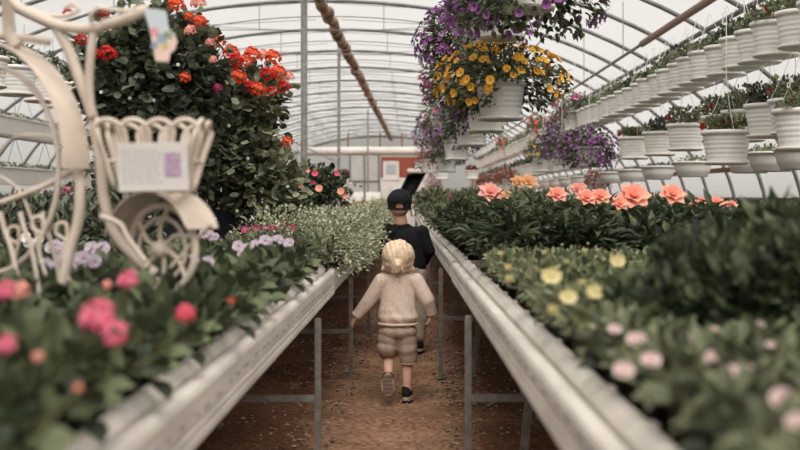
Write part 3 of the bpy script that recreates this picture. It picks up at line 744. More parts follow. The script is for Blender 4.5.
for i, q in enumerate(allq):
    yy, u = q; X = lx(u, yy)
    if abs(X-(-.86)) < .08 and abs(yy-2.5) < .08 and q not in taken: pass
    pr_ = LB[i % 4]
    c = place(pr_, (X, yy, TZL), RNG.uniform(0, 6), RNG.uniform(.92, 1.1), 'leafy green plant without bloom in the packed near rows of the left bench', GL)
    if q in taken:
        Xf, d, z, k, s, lb = taken[q]; c['label'] = lb; del c['group']
        c.rotation_euler = (0, 0, 0); c.scale = (1, 1, 1)
        loc = Vector((Xf-X, d-yy, z-TZL))
        if k in hm:
            flower(c, 'pinkhead'+k, hm[k], f_pink, loc, (0, -.5, 1), s*.62)
            if lb.startswith('green plant topped'): flower(c, 'pinkhead'+k, hm[k], f_pink, loc+Vector((.028, -.02, -.02)), (.5, -.8, .6), .45)
            b = MB(); b.tube([(0, 0, .06), (loc.x*.8, loc.y*.8, loc.z*.7), tuple(loc)], .0022, 4); b.build('flower_stalk', M['bark'], c)
        else:
            for j in range(3):
                l2 = loc + Vector((RNG.uniform(-.05, .05), RNG.uniform(-.04, .04), RNG.uniform(-.015, .012))) if j else loc
                flower(c, 'pansy'+k, pl[k], f_pansy, l2, (RNG.uniform(-.3, .3), -1.2, .6), RNG.uniform(.62, .85), M['eye'])
# taller dark leafy plants on the left bench behind the pansies (seen under the bicycle)
LT = [bedding('b', M['L_dark'], 260, (.16, .16, .17), .17, (.04, .075), .45, T_OVAL, .065, .11, 'foliage plant', 'foliage_plant') for _ in range(2)]
for yy in np.arange(4.75, 7.4, .30):
    for u in np.arange(.85, 1.75, .27):
        X = lx(u, yy)
        if X > -1.45 and yy > 4.9: continue
        place(LT[int(RNG.integers(2))], (X, yy, TZL), RNG.uniform(0, 6), RNG.uniform(.9, 1.05), 'dark leafy plant in the middle of the left bench behind the bicycle planter', 'dark leafy plants behind the bicycle planter')
# outer left bench, same leafy stock
LO = [bedding('b', M['L_dark'], 320, (.2, .2, .2), .2, (.05, .09), .5, T_OVAL, .07, .12, 'foliage plant', 'bushy_shrub'), bedding('b', M['L_mid'], 320, (.2, .2, .17), .18, (.05, .08), .5, T_OVAL, .07, .12, 'foliage plant', 'bushy_shrub')]
for yy in np.arange(5.6, 15, .42):
    for X in np.arange(-4.1, -2.8, .38):
        place(LO[int(RNG.integers(2))], (X+RNG.uniform(-.04, .04), yy, .661), RNG.uniform(0, 6), RNG.uniform(.85, 1.0), 'bushy green plant on the outer left bench', 'bushy plants on the outer left bench')
# one pink flower seen past the fender
c = place(LO[0], (-3.3, 10.9, .74), 0, 1, 'bushy plant with a pink flower seen beside the long fender')
flower(c, 'pinkheadpink', M['P_pink'], f_pink, (.0, -.15, .36), (0, -1, .6), 1.1)
# ---- left bench, second section: small-leaved greens and pale trailing plants
LS = [bedding('b', M['L_mid'], 300, (.14, .14, .11), .11, (.022, .040), .6, T_OVAL, .055, .09, 'foliage plant', 'leafy_herb') for _ in range(3)]
for yy in np.arange(4.6, 11.5, .235):
    for u in np.arange(.12, 1.65, .235):
        X = lx(u, yy)
        if yy < 7.4 and u > .84: continue
        if u < .45 and yy > 5.5: continue
        if 5.3 < yy < 7.0 and -1.55 < X < -.9: continue
        sc = RNG.uniform(.85, 1.0)*(1 if yy < 9 else .85)
        place(LS[int(RNG.integers(3))], (X+RNG.uniform(-.02, .02), yy, TZL), RNG.uniform(0, 6), sc, 'small-leaved green plant in the packed bed behind the pansies', 'small-leaved greens on the second left bench section')
TV = [bedding('b', M['L_var'], 1100, (.22, .22, .19), .11, (.014, .028), .55, T_SMALL, .06, .10, 'trailing plant', 'trailing_plant', zmin=-.9, droop=.3, pw=.5) for _ in range(3)]
i = 0
for yy in np.arange(5.5, 16, .29):
    for u in (.04, .31):
        nm = {0: 'pale variegated trailing plant spilling over the rail beside the toddler', 2: 'second pale trailing plant along the left rail, beyond the joint'}.get(i)
        place(TV[int(RNG.integers(3))], (lx(u, yy), yy, TZL+(.025 if yy < 9 else -.0)), RNG.uniform(0, 6), (1.08, 1.08, RNG.uniform(.9, 1.02) if yy < 9 else .72), nm or 'pale variegated trailing plant in the double row along the left rail', None if nm else 'pale trailing plants along the left rail'); i += 1
for yy in np.arange(11.7, 21.5, .45):
    for u in np.arange(.7, 1.6, .42):
        place(LS[int(RNG.integers(3))], (lx(u, yy), yy, TZL), RNG.uniform(0, 6), (1.7, 1.7, .8), 'green plant in the farthest rows of the left benches', 'farthest plants on the left benches')
for k in range(9):
    yy = 17.5+k*.5
    place(TV[k % 3], (lx(.2, yy), yy, TZL), k, 1.1, 'pale trailing plant at the far end of the left rail', 'pale trailing plants at the far left')

# ---- the tall geraniums on the left bench
def leafy_column(n, shapes, lm, tmpl, wr):
    out = []
    for (cx, cy, cz, ax, ay, az, w) in shapes:
        out.append(mound(int(n*w), (ax, ay, az), (cx, cy, cz), *lm, wr, tmpl, zmin=-.95, pw=.42, up=.15, lump=.25, jit=.6))
    for (cx, cy, cz, ax, ay, az, w) in shapes:
        out.append(mound(int(n*w*.10), (ax*1.18, ay*1.15, az*1.12), (cx, cy, cz), *lm, wr, tmpl, zmin=-.6, pw=.12, up=.15, lump=.3, jit=.6))
    return join(*out)
def geranium(label, loc, shapes, blooms, mat, n, box=(.46, .2, .28), bx=0):
    t = empty('ivy_geranium', loc, 0, label, 'geranium')
    w, dd, h = box
    b = MB(); b.extrude([(bx+q*w, z) for q, z in ((-.46, 0), (.46, 0), (.5, h), (.52, h), (.52, h+.015), (-.52, h+.015), (-.52, h), (-.5, h))], -dd/2, dd/2); b.build('planter_box', M['navy'], t)
    b = MB(); b.box((bx, 0, h+.012), (w*.94, dd*.9, .02)); b.build('soil', M['peat'], t)
    V, Fs = leafy_column(n, shapes, (.034, .070), T_ROUND, .9); mesh_obj('foliage', V, Fs, mat, t)
    b = MB()
    zt = max(s[2]+s[5] for s in shapes)
    for i in range(5):
        x = -w*.35+w*.7*i/4
        b.tube([(x, RNG.uniform(-.03, .03), h), (x*.9+RNG.uniform(-.03, .03), 0, h+(zt-h)*.5), (x*1.1, 0, zt*.93)], .005, 5)
    b.build('cane_stakes', M['cane'], t)
    b = MB()
    for i in range(26):
        s = shapes[int(RNG.integers(len(shapes)))]; a = RNG.uniform(0, 6.3)
        b.tube([(RNG.uniform(-.1, .1), 0, h), (s[0]*.5, s[1], s[2]*.6), (s[0]+s[3]*.9*math.cos(a), s[1]+s[4]*.9*math.sin(a), s[2]+s[5]*RNG.uniform(-.3, .7))], .0028, 4)
    b.build('stems', M['bark'], t)
    for p, k, s in blooms:
        m = {'o': M['P_orange'], 'r': M['P_red'], 'c': M['P_coral'], 'm': M['P_mag'], 'w': M['P_whi'], 'k': M['P_pink']}[k]
        flower(t, 'ger'+m.name, m, lambda: florets((0, 0, 0), .044, 40, .015, .3), Vector(p)-Vector(loc), (0, -.6, 1), s)
    return t
gB = (-.98, 6.35, TZL)
def gp(x, y, d): return tuple(at(x, y, d))
blB = [(gp(x, y, 6.15+o), k, s) for x, y, o, k, s in (
  (218, 42, .2, 'o', 1), (231, 53, .0, 'o', 1.1), (252, 55, .1, 'o', 1.1), (273, 58, .1, 'o', 1.1), (230, 66, -.05, 'r', 1), (238, 78, -.1, 'o', 1.1), (245, 62, 0, 'o', .9), (268, 75, -.05, 'r', 1.0), (278, 73, 0, 'o', 1.1),
  (258, 90, -.1, 'o', 1.0), (284, 87, 0, 'r', .9), (263, 56, .15, 'c', .9), (289, 77, .1, 'c', .7), (250, 87, -.1, 'r', .8), (220, 92, -.1, 'm', .5), (287, 142, 0, 'o', .75), (236, 60, -.1, 'r', .9), (272, 92, -.05, 'r', .7))]
B_ = geranium('tall geranium bush with clustered orange-red blooms on its right-hand crown', gB,
     [(-.04, 0, .64, .25, .22, .34, 1), (.04, 0, .92, .24, .2, .22, .55), (.17, 0, .42, .21, .2, .26, .4), (-.15, 0, .8, .2, .18, .3, .4)], blB, M['L_ger'], 1750, bx=-.13)
gA = (-1.30, 5.75, TZL)
blA = [(gp(x, y, 5.45+o), k, s) for x, y, o, k, s in (
  (68, 13, 0, 'r', .6), (82, 40, 0, 'r', .8), (108, 54, 0, 'r', 1.0), (99, 55, .1, 'r', .6), (185, 78, .1, 'o', .7), (176, 5, .1, 'o', 1.0), (200, 22, 0, 'o', .8), (190, 31, .05, 'c', .7), (189, 17, .1, 'o', .6), (210, 43, .2, 'c', .6), (218, 88, .1, 'm', .5),
  (198, 3, .1, 'c', .9), (213, 60, .1, 'c', .5), (104, 14, .1, 'r', .6))]
A_ = geranium('tallest dark geranium bush behind the bicycle basket, red blooms, rising out of the picture', gA,
     [(.0, 0, .62, .30, .22, .36, 1), (.02, 0, 1.0, .36, .22, .35, 1), (-.22, 0, .98, .2, .16, .24, .35), (.0, 0, .42, .26, .2, .16, .4)], blA, M['L_dark'], 2100, (.36, .22, .28))
# tiny white blossoms between the leaves
for t, lo, nn in ((A_, gA, 16), (B_, gB, 18)):
    for i in range(nn):
        x = RNG.uniform(-.28, .32); z = RNG.uniform(.25, 1.15); flower(t, 'tinywhite', M['P_whi'], lambda: florets((0, 0, 0), .006, 7, .009), (x, -.21+RNG.uniform(-.03, .05), z), (0, -1, .3), 1, name='blossom')
# shrub with red and pink flowers
t = empty('flowering_shrub', (-.93, 10.4, TZL+.0), 0, 'round dark shrub with red and pink flowers beyond the geraniums', 'shrub')
nursery_pot(t, .13, .16)
V, Fs = leafy_column(1300, [(0, 0, .40, .36, .26, .26, 1), (.18, 0, .46, .18, .2, .16, .3), (-.2, 0, .36, .18, .2, .2, .3)], (.04, .07), T_OVAL, .6); mesh_obj('foliage', V, Fs, M['L_rho'], t)
stems(t, 9, .3, .3, .14)
for x, y, k, s in ((315, 174, 'r', 1.1), (301, 187, 'r', 1), (319, 189, 'c', 1.3), (337, 174, 'r', .9), (341, 192, 'c', 1.3), (308, 171, 'c', .7), (313, 183, 'm', .8), (286, 187, 'w', .7), (290, 195, 'w', .6), (345, 197, 'c', .9)):
    m = {'r': M['P_rose'], 'c': M['P_peach'], 'm': M['P_mag'], 'w': M['P_whi']}[k]
    flower(t, 'shrub'+m.name, m, lambda: petals((0, 0, 0), (0, 0, 1), .055, 6, 1, .5), Vector(gp(x, y, 10.12))-t.location, (0, -1, .4), s*.62)

# ---- right bench
# far: green plants with red and coral flowers up to the horizon
RF = [bedding('b', M['L_mid'], 300, (.17, .17, .16), .17, (.03, .055), .55, T_OVAL, .06, .10, 'foliage plant', 'green_plant') for _ in range(3)]
i = 0
for yy in list(np.arange(7.3, 11, .30))+list(np.arange(11.2, 21.5, .5)):
    for u in np.arange(.17, 1.75, .29 if yy < 11 else .42):
        place(RF[int(RNG.integers(3))], (rx(u, yy), yy, TZR), RNG.uniform(0, 6), RNG.uniform(.85, 1.1)*(1 if yy < 11 else 1.25), 'green plant packed on the far right bench before the side wall', 'green plants on the far right bench')
for x, y, d, k, s, lb in ((452, 199, 8.2, 'k', 1, 'far right plant with a pink-red bloom above the rail'), (459, 206, 8, 'p', .9, 'far right plant with peach buds, left of the big pink flower'), (468, 205, 7.8, 'p', .8, 'far right plant with a coral bud beside the big pink flower'), (462, 229, 7.0, 'r', .8, 'plant with one deep red bloom hanging to the right rail')):
    p = at(x, y, d); c = place(RF[0], (p.x, d+.12, TZR), 0, 1, lb)
    m = {'k': M['P_rose'], 'p': M['P_peach'], 'r': M['P_red']}[k]
    flower(c, 'shrub'+m.name, m, lambda: petals((0, 0, 0), (0, 0, 1), .055, 6, 1, .5), p-Vector(c.location), (0, -1, .5), s*.7)
# rhododendron-like plants with long dark leaves and large peach flowers
def lance_plant(label, R=.17, H=.25, n=26):
    t = empty('azalea', (0, 0, -50), 0, label, 'azalea'); nursery_pot(t, .075, .13); stems(t, 10, R*.8, H*.6, .12)
    out = []
    for i in range(n):                             # whorls of leaves at shoot tips
        d = rdir(1, -.1, 1)[0]; p = d*np.array([R, R, H*.62])*RNG.uniform(.35, 1) + np.array([0, 0, .15])
        m = 13; a = RNG.uniform(0, 6)+np.arange(m)*2.4; el = RNG.uniform(-.25, .75, m)
        Dd = np.c_[np.cos(a)*np.cos(el), np.sin(a)*np.cos(el), np.sin(el)] + d*.35
        out.append(leaves(np.tile(p, (m, 1))+RNG.normal(0, .012, (m, 3)), Dd, np.tile([0, 0, 1.0], (m, 1))+RNG.normal(0, .25, (m, 3)), RNG.uniform(.055, .10, m), .30, T_RHO))
    V, Fs = join(*out); mesh_obj('foliage', V, Fs, M['L_rho'], t); return t
AZ = [lance_plant('a') for _ in range(3)]
def ruffled(): return join(petals((0, 0, 0), (0, 0, 1), .076, 6, .85, .35, T_OVAL), petals((0, 0, .006), (0, 0, 1), .062, 6, .85, .7, T_OVAL), petals((0, 0, .01), (0, 0, 1), .035, 5, 1.0, 1.6, T_OVAL))
azf = [(490, 198, 5.2, 'k', 1.25, 'azalea nearest the aisle, carrying the big pink flower'), (517, 187, 5.6, 'a', .9, 'azalea with a yellow-apricot bloom behind the big pink flower'), (529, 187, 5.5, 'a', 1.0, 'azalea with an apricot yellow bloom, just right of another'), (557, 200, 5.0, 'p', 1.0, 'azalea with a peach bloom left of the flowers in the middle'),
       (577, 194, 5.6, 'k', .9, 'azalea with a pale pink bloom standing high'), (588, 203, 4.9, 'p', 1.0, 'azalea with coral blooms left of the largest peach flower'), (602, 202, 4.9, 'p', 1.0, 'azalea with a coral bloom touching the largest peach flower'), (634, 203, 4.6, 'p', 1.5, 'azalea with the largest peach flower on the right bench'),
       (618, 209, 4.5, 'p', .8, 'azalea with a lower peach bloom left of the largest flower'), (674, 201, 4.6, 'p', 1.2, 'azalea with a star shaped peach bloom right of the largest flower'), (694, 208, 4.7, 'p', .5, 'azalea with one small coral bud right of the star bloom'), (704, 205, 4.8, 'p', .45, 'azalea with a tiny peach bud near the right side'),
       (719, 208, 4.7, 'p', .8, 'azalea with a coral bloom beside the dark tall plants'), (731, 210, 4.7, 'p', .6, 'azalea with the rightmost coral bloom'), (508, 199, 5.3, 'a', .6, 'azalea with a small cream bud right of the big pink flower'), (582, 191, 6.0, 'p', .6, 'azalea far back with a dusty pink bloom')]
spots = []
for yy in np.arange(4.35, 7.2, .30):
    for u in np.arange(.20, 1.8, .27): spots.append((rx(u, yy)+RNG.uniform(-.03, .03), yy+RNG.uniform(-.03, .03)))
used = {}
for x, y, d, k, s, lb in azf:
    p = at(x, y, d); q = min((r for r in spots if r not in used), key=lambda r: (r[0]-p.x)**2+(r[1]-d)**2); used[q] = (p, k, s, lb)
for i, q in enumerate(spots):
    c = place(AZ[i % 3], (q[0], q[1], TZR), RNG.uniform(0, 6), 1.05, 'dark long-leaved azalea without flower among the peach ones', 'azaleas without flowers')
    if q in used:
        p, k, s, lb = used[q]; c['label'] = lb; del c['group']; c.rotation_euler = (0, 0, 0)
        m = {'k': M['P_coral'], 'p': M['P_peach'], 'a': M['P_apri']}[k]
        fl = flower(c, 'azl'+m.name, m, ruffled, p-Vector(c.location), (.1, -.8, .8), s*.68, M['eye'], .4)
        b = MB(); o_ = p-Vector(c.location); b.tube([(0, 0, .12), (o_.x*.7, o_.y*.7, o_.z*.7), tuple(o_)], .0025, 4); b.build('flower_stalk', M['bark'], c)
# pale green plants with cream-yellow flowers in black pots
YB = [bedding('b', M['L_yel'], 150, (.080, .080, .05), .118, (.022, .040), .6, T_OVAL, .050, .10, nst=6, name='potted_seedling') for _ in range(4)]
yb = []
for yy in np.arange(1.95, 4.2, .135):
    for u in np.arange(.14, 1.5, .135):
        if yy < 2.2 and u > .2: continue
        yb.append((rx(u, yy)+RNG.uniform(-.012, .012), yy+RNG.uniform(-.012, .012), ))
ylb = [(551, 280, .86, 1.25, 'pale green plant with the largest cream-yellow bloom on the right bench'), (595, 295, .85, 1.0, 'pale green plant with a yellow bloom left of the dark tall plants'), (501, 255, .87, .7, 'pale green plant with a yellow bud nearest the aisle at the back'),
       (508, 270, .86, .9, 'pale green plant with a yellow bud close behind the rail'), (504, 281, .85, .9, 'pale green plant with a yellow bud at the rail, lower one'), (617, 264, .87, 1.1, 'pale green plant with cream bloom at the edge of the dark tall plants'), (566, 263, .87, .6, 'pale green plant with a small cream bud in the middle of its bed'),
       (597, 251, .87, .6, 'pale green plant with a tiny cream bud at the back of its bed'), (548, 313, .84, .9, 'pale green plant with yellow bud over the black pots'), (536, 269, .86, .6, 'pale green plant with a small yellow bud, second row in'), (580, 308, .84, 1.0, 'pale green plant with yellowish bloom above the rail notch'),
       (585, 252, .87, .7, 'pale green plant with a cream bud before the azaleas'), (575, 285, .85, .8, 'pale green plant with a half open cream bloom'), (545, 253, .87, .6, 'pale green plant at the back edge with a cream bud')]
ut = {}
for x, y, z, s, lb in ylb:
    z += .015; d, X = slot_for(x, y, z); q = min((r for r in yb if r not in ut), key=lambda r: (r[0]-X)**2+(r[1]-d)**2); ut[q] = (X, d, z, s, lb)
for i, q in enumerate(yb):
    u = q[0]-rx(0, q[1])
    c = place(YB[i % 4], (q[0], q[1], TZR), RNG.uniform(0, 6), 1.0, 'pale green plant in a black pot, without open flower, in the bed of cream-yellow buds', 'pale green potted plants without open flower')
    if q in ut:
        X, d, z, s, lb = ut[q]; c['label'] = lb; del c['group']; c.rotation_euler = (0, 0, 0)
        l = Vector((X-q[0], d-q[1], z-TZR)); l.x = max(-.15, min(.15, l.x)); l.y = max(-.15, min(.15, l.y))
        flower(c, 'cream%d' % (s > .95), M['P_cream'], f_open if s > .95 else f_bud, l, (0, -.8, .8), s*.85)
    elif RNG.random() < .09:
        flower(c, 'creambud', M['P_cream'], f_bud, (RNG.uniform(-.05, .05), RNG.uniform(-.05, .05), .19), (0, -.2, 1), .5)
# plants with pale pink blooms, nearest on the right
PK = [bedding('b', M['L_mid'], 130, (.085, .085, .045), .11, (.030, .046), .65, T_OVAL, .052, .10, nst=6, name='flowering_plant') for _ in range(4)]
pk = []
for yy in np.arange(.95, 1.88, .145):
    for u in np.arange(.15, 1.45, .15):
        pk.append((rx(u, yy)+RNG.uniform(-.012, .012), yy+RNG.uniform(-.012, .012)))
pkl = [(636, 341, .83, 1.1, 'plant with an oval pale pink bloom, left of the front pink group'), (650, 361, .82, 1.0, 'plant with a tilted pale pink bloom below the oval one'), (616, 366, .815, 1.0, 'plant with a pale pink bud overhanging the black pots'), (689, 339, .83, 1.0, 'plant with the upper pale pink bloom of the central group'),
       (692, 360, .82, 1.1, 'plant with the middle pale pink bloom of the central group'), (696, 375, .815, 1.1, 'plant with the lower pale pink bloom of the central group'), (743, 374, .82, 1.1, 'plant with a pale pink bloom alone at the right'), (782, 401, .82, 1.2, 'plant with a pale pink bloom in the bottom right corner'),
       (798, 426, .82, 1.1, 'plant with a pink bloom cut by the right edge'), (614, 330, .83, .8, 'plant with a yellow-pink bud at the dark plants'), (776, 348, .83, .5, 'plant with a small peach bud at the right'), (724, 334, .835, .4, 'plant with a tiny coral bud before the dark tall plants'), (735, 325, .835, .5, 'plant with an orange bud under the dark tall plants')]
ut = {}
for x, y, z, s, lb in pkl:
    z += .015; d, X = slot_for(x, y, z); q = min((r for r in pk if r not in ut), key=lambda r: (r[0]-X)**2+(r[1]-d)**2); ut[q] = (X, d, z, s, lb)
for i, q in enumerate(pk):
    c = place(PK[i % 4], (q[0], q[1], TZR), RNG.uniform(0, 6), 1.0, 'green leafy plant in a black pot without bloom at the near right', 'near right plants without bloom')
    if q in ut:
        X, d, z, s, lb = ut[q]; c['label'] = lb; del c['group']; c.rotation_euler = (0, 0, 0)
        l = Vector((X-q[0], d-q[1], z-TZR)); l.x = max(-.15, min(.15, l.x)); l.y = max(-.15, min(.15, l.y))
        flower(c, 'pale', M['P_pale'], lambda: join(petals((0, 0, 0), (0, 0, 1), .020, 7, 1.1, .35), petals((0, 0, .004), (0, 0, 1), .016, 6, 1.1, .9)), l, (.1, -1.2, .7), (s*.8, s*.6, s*.7))
# dark tall plants between, close to the camera on the right
DT = [bedding('b', M['L_rho'], 900, (.15, .15, .15), .17, (.035, .07), .42, T_RHO, .075, .12, 'conifer', 'bushy_plant', pw=.4, up=.5) for _ in range(3)]
dts = [(.50, 2.02, .66, 'lowest of the dark bushy plants, beside the cream-yellow bed'), (.68, 2.30, .86, 'dark bushy plant second from the cream-yellow bed'), (.66, 2.02, .78, 'dark bushy plant in front, above the pale pink blooms'), (.86, 2.2, 1.03, 'dark bushy plant in the middle of the dark clump'), (.80, 1.98, .92, 'front dark bushy plant of the clump, right of the middle'),
       (1.06, 2.3, 1.08, 'tallest dark bushy plant at the right side of the clump'), (1.03, 2.02, .98, 'dark bushy plant cut by the right edge'), (.90, 2.48, 1.0, 'dark bushy plant at the back of the clump'), (1.15, 2.55, 1.1, 'dark bushy plant at the back right corner of the clump'), (.74, 2.52, .86, 'dark bushy plant at the back left of the clump'), (1.25, 2.2, 1.1, 'dark bushy plant outside the right edge')]
for i, (x, y, s, lb) in enumerate(dts):
    x -= .04; y += .04
    place(DT[i % 3], (x, y, TZR+.0), i*1.3, (s*1.0, s*1.0, s*1.03), lb)
# outer right bench
for yy in np.arange(4.2, 14, .42):
    for X in (2.95, 3.35, 3.8):
        place(LO[int(RNG.integers(2))], (X+RNG.uniform(-.04, .04), yy, .661), RNG.uniform(0, 6), .8, 'bushy green plant on the outer right bench by the side wall', 'bushy plants on the outer right bench')
# ================================================================ WHITE IRON BICYCLE PLANTER
BD = 2.5
WA = Vector((.5, .85, 0)).normalized()            # across the wheels
WD = Vector((.85, -.5, 0)).normalized()           # along the bicycle
bo = Vector((-.78, 2.5, TZL))
bike = empty('bicycle_planter', bo, 0, 'cream painted iron bicycle planter with fenders, scroll feet and a loop-edged basket', 'planter')
def B(x, y, d=BD): return at(x, y, d)-bo
def sm(pts, k=6):                                  # smooth curve through points
    P = [Vector(p) for p in pts]; out = []
    for i in range(len(P)-1):
        p0, p1, p2, p3 = P[max(i-1, 0)], P[i], P[i+1], P[min(i+2, len(P)-1)]
        for j in range(k):
            t = j/k; out.append(.5*((2*p1)+(-p0+p2)*t+(2*p0-5*p1+4*p2-p3)*t*t+(-p0+3*p1-3*p2+p3)*t**3))
    return out+[P[-1]]
def ring(c, R, r, a0=0, a1=2*PI, n=40, rr=None):
    return [c + WD*(R*math.cos(a0+(a1-a0)*i/n)) + Vector((0, 0, R*math.sin(a0+(a1-a0)*i/n))) for i in range(n+1)]
def wheel(cx, cy, R, spokes, d, r=.0085):
    c = B(cx, cy, d); b = MB(); b.tube(ring(c, R, r)[:-1], r, 8, closed=True)
    w = b.build('wheel', M['iron'], bike, True)
    b = MB(); b.lathe([(0, -.02), (.018, -.02), (.018, .02), (0, .02)], 12); h = b.build('hub', M['iron'], w, True); h.rotation_euler = WA.to_track_quat('Z', 'Y').to_euler(); h.location = c
    for i in range(spokes):
        a = 2*PI*i/spokes+.3; e = c + WD*R*math.cos(a) + Vector((0, 0, R*math.sin(a)))
        m_ = c + WD*R*.5*math.cos(a+.35) + Vector((0, 0, R*.5*math.sin(a+.35)))
        b = MB(); b.tube(sm([c, m_, e], 5), .0032 if R > .15 else .0055, 6); b.build('spoke', M['iron'], w, True)
    return c
fc = wheel(162, 249, .098, 6, 2.5)
rc = wheel(-14, 170, .245, 6, 2.62, .0065)
b = MB(); b.tube(ring(fc, .070, 0)[:-1], .005, 6, closed=True); b.build('wheel_inner_ring', M['iron'], bike, True)
# fenders: wide bands over the wheels
b = MB(); pts = ring(fc+Vector((0, 0, .0)), .128, 0, PI*.93, PI*.12, 24); pts = [p+WA*.0 for p in pts]; b.ribbon(pts, WA*.10, .003); b.build('front_fender', M['iron'], bike)
b = MB(); pts = ring(rc, .300, 0, PI*.42, PI*.0, 30); b.ribbon(pts, WA*.075, .003); b.build('rear_fender', M['iron'], bike)
b = MB()
for s in (-.5, .5):
    b.tube([p+WA*.10*s for p in ring(fc, .128, 0, PI*.93, PI*.12, 24)], .0035, 5)
b.build('front_fender_edge', M['iron'], bike, True)
# frame tubes
def tb(name, pts, r, mat='iron'): b = MB(); b.tube(sm(pts), r, 8); return b.build(name, M[mat], bike, True)
tb('frame_tube', [B(54, 24, 2.48), B(66, 44, 2.48), B(80, 80, 2.48), B(92, 115, 2.49), B(100, 160, 2.49), B(104, 200, 2.5), B(116, 235, 2.5), B(136, 258, 2.5), B(156, 274, 2.5)], .0125)
tb('frame_tube', [B(95, 24, 2.46), B(91, 50, 2.46), B(89, 85, 2.47), B(92, 118, 2.48)], .010)
tb('frame_tube', [B(78, 160, 2.52), B(80, 190, 2.5), B(78, 222, 2.5), B(70, 250, 2.5), B(62, 285, 2.5)], .0125)
tb('frame_tube', [B(8, -20, 2.55), B(8, 10, 2.55), B(10, 34, 2.55), B(18, 46, 2.55)], .015)
tb('frame_tube', [B(0, 203, 2.55), B(24, 194, 2.55), B(48, 184, 2.55), B(74, 170, 2.55)], .007)
tb('frame_tube', [B(-20, 36, 2.55), B(0, 35, 2.55), B(18, 37, 2.55), B(50, 42, 2.55)], .009)
# handlebar with hand grips
tb('handlebar', [B(-8, -14, 2.5), B(8, -4, 2.5), B(20, 8, 2.49), B(40, 18, 2.48), B(62, 26, 2.47), B(88, 29, 2.46), B(112, 24, 2.45), B(132, 17, 2.44)], .0125)
b = MB(); b.tube(sm([B(104, 25, 2.45), B(120, 20, 2.44), B(140, 12, 2.44), B(147, 10, 2.44)]), [.013]*8+[.015]*10+[.012], 10); b.build('hand_grip', M['iron'], bike, True)
tb('brake_lever', [B(92, 22, 2.44), B(91, 14, 2.43), B(98, 8, 2.43), B(108, 9, 2.43), B(124, 11, 2.43), B(138, 9, 2.43)], .0055)
tb('handlebar_scroll', [B(22, 6, 2.5), B(44, 14, 2.5), B(64, 16, 2.5), B(78, 10, 2.5), B(72, 4, 2.5), B(64, 9, 2.5)], .005)
# scroll feet low on the left
for k, (x0, d) in enumerate(((6, 2.45), (26, 2.5), (48, 2.55))):
    tb('scroll_foot', [B(x0-6, 212, d), B(x0-2, 228, d), B(x0+5, 248, d), B(x0+10, 272, d), B(x0+14, 300, d)], .0055)
for k, (x0, y0, d) in enumerate(((36, 226, 2.42), (60, 232, 2.5), (12, 236, 2.55))):
    tb('scroll', [B(x0+6, y0+8, d), B(x0+1, y0+5, d), B(x0-4, y0+1, d), B(x0-2, y0-8, d), B(x0+6, y0-8, d), B(x0+7, y0+6, d), B(x0+3, y0+24, d), B(x0+10, y0+50, d)], .004)
tb('kick_stand', [B(100, 216, 2.42), B(120, 224, 2.42), B(128, 238, 2.42), B(146, 262, 2.42)], .006)
tb('kick_stand', [B(212, 224, 2.42), B(204, 232, 2.44), B(190, 246, 2.46), B(170, 268, 2.48)], .005)
# basket: base frame, sheet floor, and a crown of tall loops
bk = B(155, 190, 2.46); hb, ht = (.072, .052), (.112, .085)
b = MB(); rect = lambda w, z: [bk+Vector((x*w[0], y*w[1], z)) for x, y in ((-1, -1), (0, -1), (1, -1), (1, 0), (1, 1), (0, 1), (-1, 1), (-1, 0))]
b.tube(rect(hb, 0), .006, 6, closed=True); b.tube(rect(((hb[0]+ht[0])/2, (hb[1]+ht[1])/2), .062), .004, 6, closed=True)
for k in range(5):
    x = -.06+.03*k; b.tube([bk+Vector((x, -hb[1], 0)), bk+Vector((x, hb[1], 0))], .0035, 5)
bs = b.build('basket_frame', M['iron'], bike, True)
def loop(base, top, side, wd):                    # tall hairpin, rounded on top
    up = top-base; pts = [base-side*wd*.35, base+up*.45-side*wd*.42]
    for j in range(9):
        a = PI-PI*j/8; pts.append(top+side*wd*.5*math.cos(a)+up.normalized()*wd*.5*math.sin(a)-up.normalized()*wd*.5)
    pts += [base+up*.45+side*wd*.42, base+side*wd*.35]; return sm(pts, 3)
def loops(n, ax, sgn):
    for i in range(n):
        f = -1+2*(i+.5)/n
        if ax == 'x': ba = bk+Vector((f*hb[0], sgn*hb[1], 0)); tp = bk+Vector((f*ht[0], sgn*ht[1], .150)); sd = Vector((1, 0, 0)); wd = 2*ht[0]/n*1.12
        else: ba = bk+Vector((sgn*hb[0], f*hb[1], 0)); tp = bk+Vector((sgn*ht[0], f*ht[1], .152)); sd = Vector((0, 1, 0)); wd = 2*ht[1]/n*1.1
        b = MB(); b.tube(loop(ba, tp, sd, wd), .0058, 6); b.build('basket_loop', M['iron'], bs, True)
loops(4, 'x', -1); loops(4, 'x', 1); loops(2, 'y', -1); loops(2, 'y', 1)
# price card leaning in the basket front: faint printed lines and a lilac picture
def card(name, w, h, th, mat, label, cat):
    b = MB(); b.box((0, 0, 0), (w, th, h), bev=.001); o = b.build(name, mat); return tag(o, label, cat)
c = card('sign_card', .152, .104, .003, M['white'], 'white printed card leaning against the front of the bicycle basket', 'sign')
c.location = at(153, 167, 2.365); c.rotation_euler = (.10, -.02, -.05)
pm = pmat('print_grey', (176, 164, 176), (196, 186, 192), 60); pm2 = pmat('print_lilac', (164, 134, 160), (190, 168, 184), 240, lo=.45, hi=.55)
b = MB(); yy = .036
while yy > -.036:
    x = -.066
    while x < .012:
        w = RNG.uniform(.004, .014); b.box((x+w/2, -.0018, yy), (w, .0006, .0032)); x += w+.004
    yy -= .0085
b.build('printed_lines', pm, c)
b = MB(); b.box((.043, -.0018, .004), (.036, .0006, .052)); b.build('printed_picture', pm2, c)
